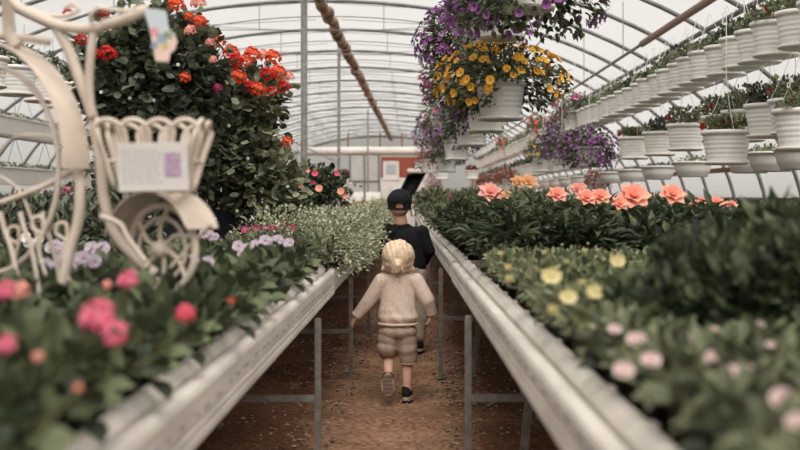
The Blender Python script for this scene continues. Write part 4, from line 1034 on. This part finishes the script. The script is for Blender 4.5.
# hang tag on the hand grip
tg = tag(MB().build('hang_tag', M['white']), 'pale blue and pink picture tag hanging from the hand grip of the bicycle', 'tag')
bpy.data.objects.remove(tg)
out = [(-.030, .060), (-.004, .060), (.018, .058), (.024, .03), (.027, .018), (.038, .012), (.046, -.006), (.042, -.024), (.032, -.034), (.030, -.052), (.002, -.052), (-.005, -.02), (-.016, .02)]
V = [(x, -.001, z) for x, z in out]+[(x, .001, z) for x, z in out]; n = len(out)
m, N, L, Bs = new_mat('tag_card'); nz = noise(N, L, 26, 3); tc = N.new('ShaderNodeTexCoord'); sp = N.new('ShaderNodeSeparateXYZ'); L.new(tc.outputs['Object'], sp.inputs[0])
r = ramp(N, L, sp.outputs[2], srgb((214, 186, 174)), srgb((184, 192, 196)), -.0, 1); r.color_ramp.elements[0].position = 0; r.color_ramp.elements[1].position = .02
L.new(r.outputs[0], Bs.inputs['Base Color']); Bs.inputs['Roughness'].default_value = .5
Fs = [tuple(range(n)), tuple(range(n, 2*n))[::-1]]+[(i, n+i, n+(i+1) % n, (i+1) % n) for i in range(n)]
tg = tag(mesh_obj('hang_tag', np.array(V), Fs, m), 'pale blue and pink picture tag hanging from the hand grip of the bicycle', 'tag'); tg.location = at(156, 37, 2.40); tg.rotation_euler = (0, .06, .1)
for (x, z, s, mm) in ((-.004, .012, .012, pmat('tag_pink', (202, 130, 138), (214, 160, 160), 90)), (.012, -.002, .016, pmat('tag_blue', (134, 146, 158), (160, 168, 176), 90)), (.026, .006, .012, pmat('tag_green', (110, 132, 110), (150, 160, 140), 90)), (-.002, -.018, .010, pmat('tag_blue_dark', (120, 132, 150), (150, 158, 168), 90)), (.02, -.018, .010, M['P_cream'])):
    b = MB(); b.box((x, -.0016, z), (s*1.4, .0006, s*1.3), bev=.0002); b.build('printed_patch', mm, tg)
b = MB(); b.tube([(-.02, 0, .056), (-.026, .01, .072), (-.03, .02, .085)], .0012, 4); b.build('tag_string', M['potw'], tg)
# ================================================================ PEOPLE
def blob(name, prims, vox, mat, parent=None, smooth=6, disp=None):
    """tapered capsules and ellipsoids fused into one continuous surface"""
    bm = bmesh.new()
    for p in prims:
        if p[0] == 'c':
            _, a, ra, b_, rb = p[:5]; a = Vector(a); b_ = Vector(b_); fl = p[5] if len(p) > 5 else (1, 1); n = 14
            ax = (b_-a); Ln = max(ax.length, 1e-5); t = ax/Ln
            X = Vector((1, 0, 0)); X = (X - t*X.dot(t)); X = X.normalized() if X.length > .1 else t.orthogonal().normalized(); Y = t.cross(X)
            prof = []
            for k in range(6): an = -PI/2+PI/2*k/5; prof.append((ra*math.cos(an), ra*math.sin(an)))
            for k in range(6): an = PI/2*k/5; prof.append((rb*math.cos(an), Ln+rb*math.sin(an)))
            rings = []
            for r, s in prof:
                rings.append([bm.verts.new(a+t*s+(X*math.cos(2*PI*j/n)*fl[0]+Y*math.sin(2*PI*j/n)*fl[1])*max(r, 1e-4)) for j in range(n)])
            for i in range(len(rings)-1):
                for j in range(n): bm.faces.new((rings[i][j], rings[i][(j+1) % n], rings[i+1][(j+1) % n], rings[i+1][j]))
            bm.faces.new(rings[0][::-1]); bm.faces.new(rings[-1])
        else:
            _, c, r = p[:3]; mt = Matrix.Translation(Vector(c)) @ (Euler(p[3]).to_matrix().to_4x4() if len(p) > 3 else Matrix()) @ Matrix.Diagonal((*r, 1))
            bmesh.ops.create_uvsphere(bm, u_segments=20, v_segments=12, radius=1, matrix=mt)
    me = bpy.data.meshes.new('tmp'); bm.to_mesh(me); bm.free(); o = bpy.data.objects.new('tmp', me); COL.objects.link(o)
    md = o.modifiers.new('r', 'REMESH'); md.mode = 'VOXEL'; md.voxel_size = vox
    ms = o.modifiers.new('s', 'SMOOTH'); ms.factor = .5; ms.iterations = smooth
    dg = bpy.context.evaluated_depsgraph_get(); m2 = bpy.data.meshes.new_from_object(o.evaluated_get(dg)); bpy.data.objects.remove(o)
    if disp:
        for v in m2.vertices:
            v.co += v.normal*disp(v.co)
    m2.materials.clear(); m2.materials.append(mat); m2.polygons.foreach_set('use_smooth', [True]*len(m2.polygons)); m2.name = name
    r = bpy.data.objects.new(name, m2); COL.objects.link(r)
    if parent: r.parent = parent
    return r
M['skin'] = pmat('skin', (222, 178, 156), (208, 158, 136), 14, rough=.5)
M['knit'] = pmat('cream_knit', (226, 204, 188), (214, 190, 173), 90, rough=.95, bump=.6, bscale=130, stretch=(1, 1, .45))
M['shorts'] = pmat('sand_cotton', (184, 160, 144), (166, 142, 126), 22, rough=.95, bump=.4, bscale=40)
M['hair'] = pmat('blond_hair', (238, 216, 190), (204, 172, 138), 60, rough=.6, bump=.6, bscale=90, stretch=(1, 1, .25))
M['dhair'] = pmat('brown_hair', (74, 52, 42), (50, 36, 30), 26, rough=.6)
M['cap'] = pmat('black_cap', (26, 26, 28), (18, 18, 20), 40, rough=.85)
M['tee'] = pmat('black_jersey', (30, 30, 32), (20, 20, 22), 20, rough=.9, bump=.3, bscale=20)
M['trs'] = pmat('light_trousers', (178, 160, 144), (150, 132, 118), 18, rough=.95, bump=.3, bscale=25)
M['shoe'] = pmat('black_canvas', (30, 29, 30), (20, 20, 20), 40, rough=.8)
M['sole'] = pmat('rubber_sole', (196, 176, 156), (150, 128, 108), 30, rough=.8)
M['tread'] = pmat('sole_tread', (128, 108, 92), (110, 92, 78), 30, rough=.9)
M['eyew'] = pmat('eye_white', (236, 232, 226)); M['iris'] = pmat('iris', (70, 90, 110)); M['lip'] = pmat('lip', (190, 110, 104))
M['shirt'] = pmat('white_shirt', (216, 210, 206), (190, 184, 182), 6, rough=.9)
def face(parent, c, r, fwd=Vector((0, 1, 0))):
    side = fwd.cross(Vector((0, 0, 1)))
    for s in (-1, 1):
        b = MB(); b.lathe([(0, -.1), (.07, -.07), (.1, 0), (.07, .07), (0, .1)], 10); e = b.build('eye', M['eyew'], parent, True); e.location = c+fwd*r*.86+side*s*r*.36+Vector((0, 0, -.02*r)); e.scale = (r*1.3,)*3
        b = MB(); b.lathe([(0, -.05), (.045, 0), (0, .02)], 10); i = b.build('iris', M['iris'], e, True); i.location = (0, .085*fwd.y, 0)
    b = MB(); b.tube([c+fwd*r*.93+side*r*.22+Vector((0, 0, -r*.55)), c+fwd*r*.99+Vector((0, 0, -r*.58)), c+fwd*r*.93-side*r*.22+Vector((0, 0, -r*.55))], [r*.03, r*.06, r*.03], 6); b.build('mouth', M['lip'], parent, True)
def head_prims(c, r):
    return [('e', c, (r*.9, r*1.0, r*1.05)), ('e', c+Vector((0, r*.35, -r*.5)), (r*.62, r*.6, r*.5)), ('e', c+Vector((0, r*1.0, -r*.22)), (r*.13, r*.18, r*.2)),
            ('e', c+Vector((r*.93, 0, -r*.12)), (r*.12, r*.2, r*.28)), ('e', c+Vector((-r*.93, 0, -r*.12)), (r*.12, r*.2, r*.28))]
def hand(w, d, s=1.0, inward=1):                   # wrist, direction, relaxed fingers; inward = towards the body along x
    w = Vector(w); d = Vector(d).normalized(); fwd = Vector((0, 1, 0)); fwd = (fwd-d*fwd.dot(d)).normalized(); inn = Vector((inward, 0, 0))
    pl = .034*s; out = [('c', w, .013*s, w+d*pl, .015*s, (.75, 1.25))]
    for k, (f, ln) in enumerate(((.0145, .030), (.005, .034), (-.005, .031), (-.014, .024))):
        b0 = w+d*pl+fwd*f*s; b1 = b0+(d+inn*.15)*ln*.5*s; b2 = b1+(d*.75+inn*.55)*ln*.55*s
        out += [('c', b0, .0056*s, b1, .0052*s), ('c', b1, .0052*s, b2, .0045*s)]
    t0 = w+d*.010*s+fwd*.012*s; t1 = t0+(d*.55+fwd*.75)*.02*s; t2 = t1+(d*.9+fwd*.3)*.016*s
    return out+[('c', t0, .007*s, t1, .006*s), ('c', t1, .006*s, t2, .005*s)]
# ---------------- toddler
TD = 5.72
to = Vector((-.05, TD, 0))
def T(x, y, dy=0): return at(x, y, TD)+Vector((0, dy, 0))-to
tod = empty('person', to, 0, 'toddler with blond tied hair, cream sweater and beige shorts, running away with one foot lifted', 'person')
hc = T(398, 257); R_ = .070
Ls, Le, Lw = T(382, 281), T(368, 302, .01), T(355.5, 317, .02)
Rs, Re, Rw = T(416, 281), T(427.5, 300, -.02), T(431.5, 314, .0)
LH, RH = T(389, 337), T(406, 337)
LK, LA = T(388.5, 359, .05), T(388.5, 371, -.085)
RK, RA = T(407.5, 362, .015), T(407, 387, -.005)
body = head_prims(hc, R_) + [('c', hc-Vector((0, .0, .05)), .031, T(398, 277), .036),
  ('c', T(398, 284), .052, T(398, 318), .056, (1.15, .8)), ('e', T(398, 332), (.076, .058, .045)), ('c', Ls, .030, Le, .024), ('c', Le, .023, Lw, .016), ('c', Rs, .030, Re, .024), ('c', Re, .023, Rw, .016),
  ('c', LH, .040, LK, .032), ('c', LK, .034, LA, .022), ('c', RH, .040, RK, .032), ('c', RK, .033, RA+Vector((0, 0, .03)), .024), ('c', RA+Vector((0, 0, .03)), .024, RA-Vector((0, 0, .04)), .022),
  ('c', LA, .022, LA+Vector((0, .02, -.05)), .022), ('c', RA-Vector((0, 0, .045)), .022, RA+Vector((.01, .06, -.055)), .02)]
body += hand(Lw, T(352, 324, .03)-Lw, 1.0, 1) + hand(Rw, T(428, 325, .02)-Rw, 1.0, -1)
blob('body', body, .0038, M['skin'], tod, 4); face(tod, hc, R_)
# sweater, one knitted surface with rolled cuffs and hem
sw = [('c', T(398, 285), .068, T(398, 315), .088, (1.18, .86)), ('e', T(398, 317), (.107, .082, .045)), ('c', T(387, 280), .042, T(409, 280), .042), ('c', T(398, 274), .042, T(398, 282), .05),
      ('c', Ls, .043, Le, .036), ('c', Le, .037, T(357.5, 314.5, .02), .028), ('c', Rs, .043, Re, .038), ('c', Re, .038, T(431, 311.5), .029)]
def wr(co): return .0026*math.sin(co.z*80+5*math.sin(co.x*22))*max(0, min(1, (.52-co.z)*9))
swo = blob('sweater', sw, .005, M['knit'], tod, 5, wr)
b = MB(); el = lambda c, rx_, ry, r, n=28: [Vector(c)+Vector((rx_*math.cos(2*PI*j/n), ry*math.sin(2*PI*j/n), 0)) for j in range(n)]
b.tube(el(T(398, 323.5), .100, .076, 0), .007, 8, closed=True); b.build('hem', M['knit'], swo, True)
b = MB(); b.tube(el(T(398, 271), .040, .040, 0, 20), .007, 8, closed=True); b.build('collar', M['knit'], swo, True)
for w_, e_ in ((T(357, 315, .02), Le), (T(431.2, 312.3), Re)):
    dv = (w_-e_).normalized(); a1 = dv.orthogonal().normalized(); a2 = dv.cross(a1); b = MB()
    b.tube([w_+dv*.004+(a1*math.cos(2*PI*j/16)+a2*math.sin(2*PI*j/16))*.022 for j in range(16)], .0075, 7, closed=True); b.build('cuff', M['knit'], swo, True)
# shorts: baggy, gathered at the knee
sh = [('e', T(398, 331), (.104, .080, .048)), ('c', T(389, 338), .060, T(388, 352, .045), .052), ('e', T(387.5, 347, .0), (.054, .058, .05)), ('c', T(406, 338), .058, T(408, 359, .01), .047), ('e', T(407, 348), (.052, .056, .05))]
sho = blob('shorts', sh, .005, M['shorts'], tod, 4, lambda co: .0022*math.sin(co.x*95+co.z*20))
for c_, r_ in ((T(388, 356, .045), .047), (T(408, 363.5, .012), .046)):
    b = MB(); b.tube(el(c_, r_*.97, r_*.97, 0, 20), .004, 6, closed=True); b.build('leg_hem', M['shorts'], sho, True)
# shoes
def shoe(name, heel, toe, up, w, h, mirror=1):
    """heel and toe on the sole, up = out of the sole"""
    heel = Vector(heel); toe = Vector(toe); up = Vector(up).normalized(); f = (toe-heel).normalized(); L_ = (toe-heel).length; up = (up-f*up.dot(f)).normalized(); s = f.cross(up)
    r_ = w*.44; pr = [('c', heel+f*w*.5+up*(r_+.004), r_, heel+f*L_*.42+up*(r_+.004), r_), ('c', heel+f*L_*.4+up*(r_+.002), r_, toe-f*w*.5+up*(r_*.8+.004), r_*.8), ('c', heel+f*w*.5+up*r_, r_*.92, heel+f*w*.55+up*h*.95, r_*.86)]
    o = blob(name, pr, .0035, M['shoe'], tod if w < .07 else boy, 2)
    b = MB(); n = 26; pts = []
    for j in range(n):
        a = 2*PI*j/n; x = math.cos(a); wd = w*(.5+.06*x); pts.append((L_/2+L_/2*x*.99, wd*math.sin(a)*(1-.12*max(0, -x))))
    V = [heel+f*x+s*y-up*.004 for x, y in pts]+[heel+f*x+s*y+up*.012 for x, y in pts]
    b.add(V, [tuple(range(n))[::-1], tuple(range(n, 2*n))]+[(i, (i+1) % n, n+(i+1) % n, n+i) for i in range(n)]); so = b.build('sole', M['sole'], o)
    for k in range(5):
        b = MB(); x = L_*(.15+.17*k); b.add([heel+f*(x+q)+s*y_-up*z_ for q in (-.006, .006) for y_ in (-w*.36, w*.36) for z_ in (.003, .008)], [(0, 1, 3, 2), (4, 6, 7, 5), (0, 2, 6, 4), (1, 5, 7, 3), (0, 4, 5, 1), (2, 3, 7, 6)]); b.build('tread', M['tread'], so)
    b = MB()
    for k in range(3):
        c_ = heel+f*L_*(.48+.1*k)+up*h*(.62-.08*k); b.tube([c_-s*w*.3, c_+up*.006, c_+s*w*.3], .0022, 5)
    b.build('laces', M['sole'], o, True); return o
shoe('shoe', T(405, 398.3, -.045), T(410, 399.6, .085)+Vector((0, 0, .0)), (0, .05, 1), .060, .055)
shoe('shoe', T(388.3, 368.5, -.135), T(388.3, 392.0, -.120), (0, 1, .12), .068, .055)
# hair: cap of hair, loose strands, small tied tail
hr = blob('hair', [('e', hc+Vector((0, -.012, .010)), (.086, .084, .082)), ('e', hc+Vector((0, -.03, -.028)), (.074, .060, .046)), ('e', hc+Vector((.045, -.02, -.025)), (.036, .045, .045)), ('e', hc+Vector((-.045, -.02, -.025)), (.036, .045, .045)), ('e', hc+Vector((.0, -.096, -.026)), (.024, .016, .020)), ('c', hc+Vector((.0, -.104, -.036)), .015, hc+Vector((.004, -.098, -.068)), .006)],
    .004, M['hair'], tod, 3, lambda co: .0018*math.sin((co-hc).x*260+(co-hc).z*60)+.002*math.sin((co-hc).x*90))
tie = hc+Vector((.0, -.092, -.028))
b = MB(); b.tube([tie+Vector((.012*math.cos(a), 0, .012*math.sin(a))) for a in np.arange(12)*PI/6], .0045, 6, closed=True); b.build('hair_tie', M['hair'], hr, True)
def strand(b, p0, p1, p2, r=.0011): b.tube(sm([p0, p1, p2], 3), [r]*6+[r*.3], 3, cap=False)
b = MB()
for i in range(230):                               # combed back to the tie
    a = RNG.uniform(-.2, PI+.2); e = RNG.uniform(0, 1)
    d0 = Vector((math.cos(a), -.2+.5*e, math.sin(a)*.95)).normalized(); p0 = hc+Vector((0, -.012, .008))+Vector((d0.x*.084, d0.y*.084, d0.z*.080))
    d1 = (d0+Vector((0, -1.1, -.15))).normalized(); p1 = hc+Vector((0, -.012, .0))+Vector((d1.x*.087, d1.y*.086, d1.z*.082))
    strand(b, p0, p1, tie+Vector((RNG.uniform(-.01, .01), 0, RNG.uniform(-.01, .01))), .0014)
b.build('hair_strands', M['hair'], hr, True)
b = MB()
for i in range(90):                                # wispy ends under the tie and at the nape
    a = RNG.uniform(0, 6.3); strand(b, tie+Vector((.006*math.cos(a), 0, .006*math.sin(a))), tie+Vector((.018*math.cos(a), -.014, .014*math.sin(a)-.004)), tie+Vector((RNG.uniform(-.045, .045), -.012, RNG.uniform(-.055, .012))), .0014)
for i in range(120):
    x = RNG.uniform(-.075, .075); p0 = hc+Vector((x, -.055+abs(x)*.4, -.035)); strand(b, p0, p0+Vector((x*.12, -.012, -.022)), p0+Vector((x*.15+RNG.uniform(-.01, .01), -.004, -.05+abs(x)*.2)), .0014)
b.build('pony_tail', M['hair'], hr, True)

# ---------------- boy in the black cap
BDp = 7.5; bo2 = Vector((.0, BDp, 0))
def Q(x, y, dy=0): return at(x, y, BDp)+Vector((0, dy, 0))-bo2
boy = empty('person', bo2, 0, 'boy in a black cap worn backwards and black shirt, walking away ahead of the toddler', 'person')
hq = Q(399.5, 205.5); Rq = .076
n0 = Q(401, 222); Bl, Br = Q(388, 230), Q(422, 232)
LHb, RHb = Q(400, 272), Q(416, 272); LKb, LAb = Q(401, 312, .06), Q(401, 338, -.06); RKb, RAb = Q(419, 312, .0), Q(418.5, 341, -.02)
bp_ = head_prims(hq, Rq)+[('c', hq-Vector((0, 0, .06)), .042, n0, .045), ('c', Q(405, 236), .058, Q(408, 262), .058, (1.2, .8)), ('e', Q(408, 270), (.08, .06, .05)),
  ('c', Q(392, 232), .03, Q(418, 233), .03), ('c', Bl, .030, Q(384, 250), .025), ('c', Q(384, 250), .027, Q(388, 262, .10), .019), ('c', Br, .030, Q(430, 252), .025), ('c', Q(430, 252), .027, Q(424, 264, .10), .019),
  ('c', LHb, .045, LKb, .038), ('c', LKb, .04, LAb, .026), ('c', RHb, .045, RKb, .038), ('c', RKb, .04, RAb, .026), ('c', LAb, .026, LAb+Vector((0, .03, -.05)), .026), ('c', RAb, .026, RAb+Vector((0, .05, -.045)), .025)]
bp_ += hand(Q(388, 262, .10), Vector((.1, .6, -.8)), 1.15, 1)+hand(Q(424, 264, .10), Vector((-.1, .6, -.8)), 1.15, -1)
blob('body', bp_, .005, M['skin'], boy, 4); face(boy, hq, Rq)
sb = [('c', Q(405.5, 238), .082, Q(409, 266), .094, (1.24, .82)), ('c', Q(392, 232), .045, Q(418, 233), .046), ('e', Q(402, 227), (.07, .05, .03)), ('c', Bl, .044, Q(384.5, 250), .04), ('c', Q(384.5, 250), .038, Q(388, 260, .09), .028), ('c', Br, .046, Q(429, 251), .042), ('c', Q(429, 251), .04, Q(425, 262, .09), .03)]
blob('shirt', sb, .006, M['tee'], boy, 4, lambda co: .002*math.sin(co.z*50+co.x*30))
tr = [('e', Q(408.5, 271), (.106, .085, .06)), ('c', Q(401, 275), .066, LKb, .055), ('c', LKb, .054, LAb+Vector((0, 0, .03)), .042), ('c', Q(417.5, 275), .07, RKb+Vector((.01, 0, 0)), .060), ('c', RKb+Vector((.01, 0, 0)), .058, RAb+Vector((0, 0, .035)), .045)]
blob('trousers', tr, .006, M['trs'], boy, 4, lambda co: .003*math.sin(co.z*45+co.x*35))
shoe('shoe', Q(418, 349.5, -.06), Q(421, 350.3, .11), (0, .05, 1), .072, .065)
shoe('shoe', Q(401, 343, -.14), Q(401, 352, -.01), (0, .6, 1), .072, .065)
cp = blob('cap', [('e', hq+Vector((0, -.002, .036)), (.086, .094, .070)), ('c', hq+Vector((0, 0, -.02)), .080, hq+Vector((0, 0, .03)), .084, (1.0, 1.1))], .004, M['cap'], boy, 2)
# keep the cap above the brow line, cut the opening above its strap
bm = bmesh.new(); bm.from_mesh(cp.data)
bmesh.ops.delete(bm, geom=[v for v in bm.verts if v.co.z < hq.z-.024 or (v.co.y < hq.y-.06 and (v.co.x-hq.x)**2*1.0/.026**2+(v.co.z-(hq.z-.004))**2/.020**2 < 1 and v.co.z > hq.z-.012)], context='VERTS')
bm.to_mesh(cp.data); bm.free(); cp.modifiers.new('s', 'SOLIDIFY').thickness = .003
b = MB(); b.tube([hq+Vector((.081*math.cos(a), .089*math.sin(a), -.022)) for a in np.arange(28)*2*PI/28], .005, 6, closed=True); b.build('cap_band', M['cap'], cp, True)
b = MB(); vs = []; m_ = 14
for zz in (0, .004):
    for j in range(m_+1):
        a = PI*.15+PI*.7*j/m_; vs += [hq+Vector((.082*math.cos(a), .088*math.sin(a), -.006+zz)), hq+Vector((.085*math.cos(a), .09*math.sin(a)+.055*math.sin((j/m_)*PI), -.018+zz))]
k_ = 2*(m_+1); fs = []
for j in range(m_): fs += [(2*j, 2*j+1, 2*j+3, 2*j+2), (k_+2*j, k_+2*j+2, k_+2*j+3, k_+2*j+1), (2*j+1, k_+2*j+1, k_+2*j+3, 2*j+3)]
b.add(vs, fs); b.build('cap_peak', M['cap'], cp)
b = MB(); b.lathe([(0, 0), (.006, .001), (.006, .004), (0, .006)], 10, c=hq+Vector((0, 0, .105))); b.build('cap_button', M['cap'], cp, True)
blob('hair', [('e', hq+Vector((0, -.004, -.005)), (.072, .077, .06)), ('e', hq+Vector((0, -.035, -.035)), (.058, .045, .035))], .005, pmat('fair_hair', (186, 142, 114), (160, 118, 92), 40, rough=.8), boy, 2)

# ---------------- customer far behind on the left
o3 = Vector((-1.72, 29, 0)); man = empty('person', o3, 0, 'distant dark-haired person in a white shirt behind the red-flowered shrub', 'person')
V3 = lambda x, y, z: Vector((x, y, z))
hd = V3(.08, 0, 1.62)
blob('body', head_prims(hd, .105)+[('c', V3(.07, 0, 1.55), .05, V3(.04, 0, 1.42), .055), ('c', V3(0, 0, 1.3), .13, V3(0, 0, .98), .13, (1.2, .8)), ('c', V3(-.18, 0, 1.38), .05, V3(-.22, .05, 1.1), .04), ('c', V3(-.22, .05, 1.1), .04, V3(-.15, .25, .98), .03), ('c', V3(.18, 0, 1.38), .05, V3(.23, .05, 1.1), .04), ('c', V3(.23, .05, 1.1), .04, V3(.15, .25, .98), .03),
   ('c', V3(-.09, 0, .92), .09, V3(-.1, 0, .5), .06), ('c', V3(-.1, 0, .5), .055, V3(-.1, 0, .08), .04), ('c', V3(.09, 0, .92), .09, V3(.1, 0, .5), .06), ('c', V3(.1, 0, .5), .055, V3(.1, 0, .08), .04)]+hand((-.15, .25, .98), (0, 1, -.3), 1.9, 1)+hand((.15, .25, .98), (0, 1, -.3), 1.9, -1), .012, M['skin'], man, 3)
face(man, hd, .105)
blob('shirt', [('c', V3(0, 0, 1.32), .15, V3(0, 0, .95), .15, (1.3, .85)), ('c', V3(-.16, 0, 1.40), .07, V3(.16, 0, 1.40), .07), ('c', V3(-.2, 0, 1.38), .065, V3(-.24, .05, 1.12), .055), ('c', V3(.2, 0, 1.38), .065, V3(.24, .05, 1.12), .055)], .014, M['shirt'], man, 3)
blob('trousers', [('e', V3(0, 0, .9), (.18, .13, .12)), ('c', V3(-.09, 0, .86), .1, V3(-.1, 0, .1), .07), ('c', V3(.09, 0, .86), .1, V3(.1, 0, .1), .07)], .014, M['tee'], man, 3)
blob('hair', [('e', hd+V3(0, -.02, .02), (.118, .12, .12)), ('e', hd+V3(0, -.07, -.06), (.09, .07, .09))], .01, M['dhair'], man, 2)
for s in (-1, 1):
    b = MB(); b.box((s*.1, .05, .04), (.09, .26, .08), bev=.03); b.build('shoe', M['shoe'], man)

# ================================================================ THE FAR END OF THE AISLE
# wheelbarrow tipped up, black tray towards us
t = empty('wheelbarrow', (.02, 24.5, 0), 0, 'black wheelbarrow tipped upright beyond the cap of the boy', 'wheelbarrow')
b = MB()
vs = [(-.02, -.1, 1.52), (.38, -.1, 1.58), (.02, -.12, .92), (-.26, -.12, 1.02), (.02, .25, 1.42), (.30, .25, 1.46), (.0, .2, 1.05), (-.16, .2, 1.1)]
b.add(vs, [(4, 5, 6, 7), (0, 1, 5, 4), (1, 2, 6, 5), (2, 3, 7, 6), (3, 0, 4, 7)]); tr_ = b.build('tray', M['black'], t); tr_.modifiers.new('s', 'SOLIDIFY').thickness = .02
b = MB(); b.tube([vs[0], vs[1], vs[2], vs[3]], .018, 6, closed=True); b.build('tray_rim', M['black'], t, True)
b = MB(); b.tube([(-.1, .25, 1.2), (.1, .3, .5), (.2, .3, .04)], .02, 6); b.build('handle', M['wood'], t); b = MB(); b.tube([(.3, .25, 1.2), (.4, .3, .5), (.45, .3, .04)], .02, 6); b.build('handle', M['wood'], t)
b = MB(); b.tube([V3(.25, .35+.17*math.cos(a), .95+.17*math.sin(a)) for a in np.arange(16)*PI/8], .04, 8, closed=True); b.build('wheel', M['black'], t, True)
b = MB(); b.tube([(.05, .25, .4), (.25, .33, .95), (.4, .3, .4)], .018, 6); b.build('stand', M['black'], t)
c_ = MB(); c_.box((0, 0, 0), (.36, .3, .09), bev=.02); o = tag(c_.build('folded_sack', M['white']), 'white folded sack lying on the tipped wheelbarrow', 'sack'); o.location = (.16, 24.45, 1.60); o.rotation_euler = (0, .08, 0)
# white trestle table, crates and potted plants at the end
def trestle(x, y, w, label):
    t = empty('trestle_table', (x, y, 0), 0, label, 'table')
    b = MB(); b.box((0, 0, .74), (w, .7, .035), bev=.008); b.build('tabletop', M['white'], t)
    for sx in (-1, 1):
        for sy in (-1, 1):
            b = MB(); b.tube([(sx*(w/2-.15), sy*.1, .72), (sx*(w/2-.1), sy*.3, 0)], .018, 6); b.build('leg', M['white'], t)
    return t
trestle(1.05, 27, 1.1, 'white trestle table right of the tipped wheelbarrow')
trestle(-.8, 31, 1.8, 'white trestle table left of the tipped wheelbarrow in front of the grey door')
def crate(x, y, z, w, h, mat, label, group=None):
    t = empty('plant_crate', (x, y, z), 0, label, 'crate', group)
    b = MB(); b.extrude([(-w/2, 0), (w/2, 0), (w/2, h), (w/2-.02, h), (w/2-.02, .02), (-w/2+.02, .02), (-w/2+.02, h), (-w/2, h)], -.2, .2); b.build('box', mat, t)
    for s in (-1, 1):
        b = MB(); b.box((0, s*.19, h/2), (w, .02, h)); b.build('end_panel', mat, t)
crate(.0, 23.0, .0, .7, .62, M['white'], 'white crate standing on the path behind the boy\'s cap'); crate(.62, 25.5, 0, .4, .95, M['white'], 'tall white crate right of the tipped wheelbarrow')
crate(-.1, 27.5, .0, .6, 1.22, M['white'], 'white bin left of the tipped wheelbarrow')
for i in range(7):
    crate(-1.35+.30*i, 30.9, .757, .26, .16, M['straw'], 'tan plastic crate in the row on the far left table', 'tan crates on the far table')
for i in range(10):
    place(TV[i % 3], (-1.3+.23*i, 26.5, .72 if i < 0 else .9), i, .5, 'distant tan and green pot plant before the far table', 'distant pot plants before the far table')
b = MB(); b.box((-.2, 26.5, .875), (2.5, .3, .04)); b.box((-1.35, 26.5, .43), (.05, .25, .86)); b.box((.95, 26.5, .43), (.05, .25, .86)); tag(b.build('display_shelf', M['straw']), 'tan low display shelf across the far end of the aisle', 'shelf')
# white chairs stacked in front of the grey door
def chair(x, y, label):
    t = empty('garden_chair', (x, y, 0), 0, label, 'chair')
    b = MB(); b.box((0, 0, .44), (.46, .44, .03), bev=.01); b.build('seat', M['potw'], t)
    b = MB(); b.box((0, .22, .86), (.44, .03, .62), bev=.012); b.build('backrest', M['potw'], t)
    for sx in (-1, 1):
        for sy in (-1, 1): b = MB(); b.box((sx*.2, sy*.19, .22), (.04, .04, .44)); b.build('leg', M['potw'], t)
        b = MB(); b.box((sx*.23, 0, .66), (.04, .42, .03)); b.build('armrest', M['potw'], t)
chair(-1.55, 33, 'white garden chair at the far end, left one by the grey door'); chair(-1.05, 33.2, 'white garden chair at the far end, right one by the grey door')
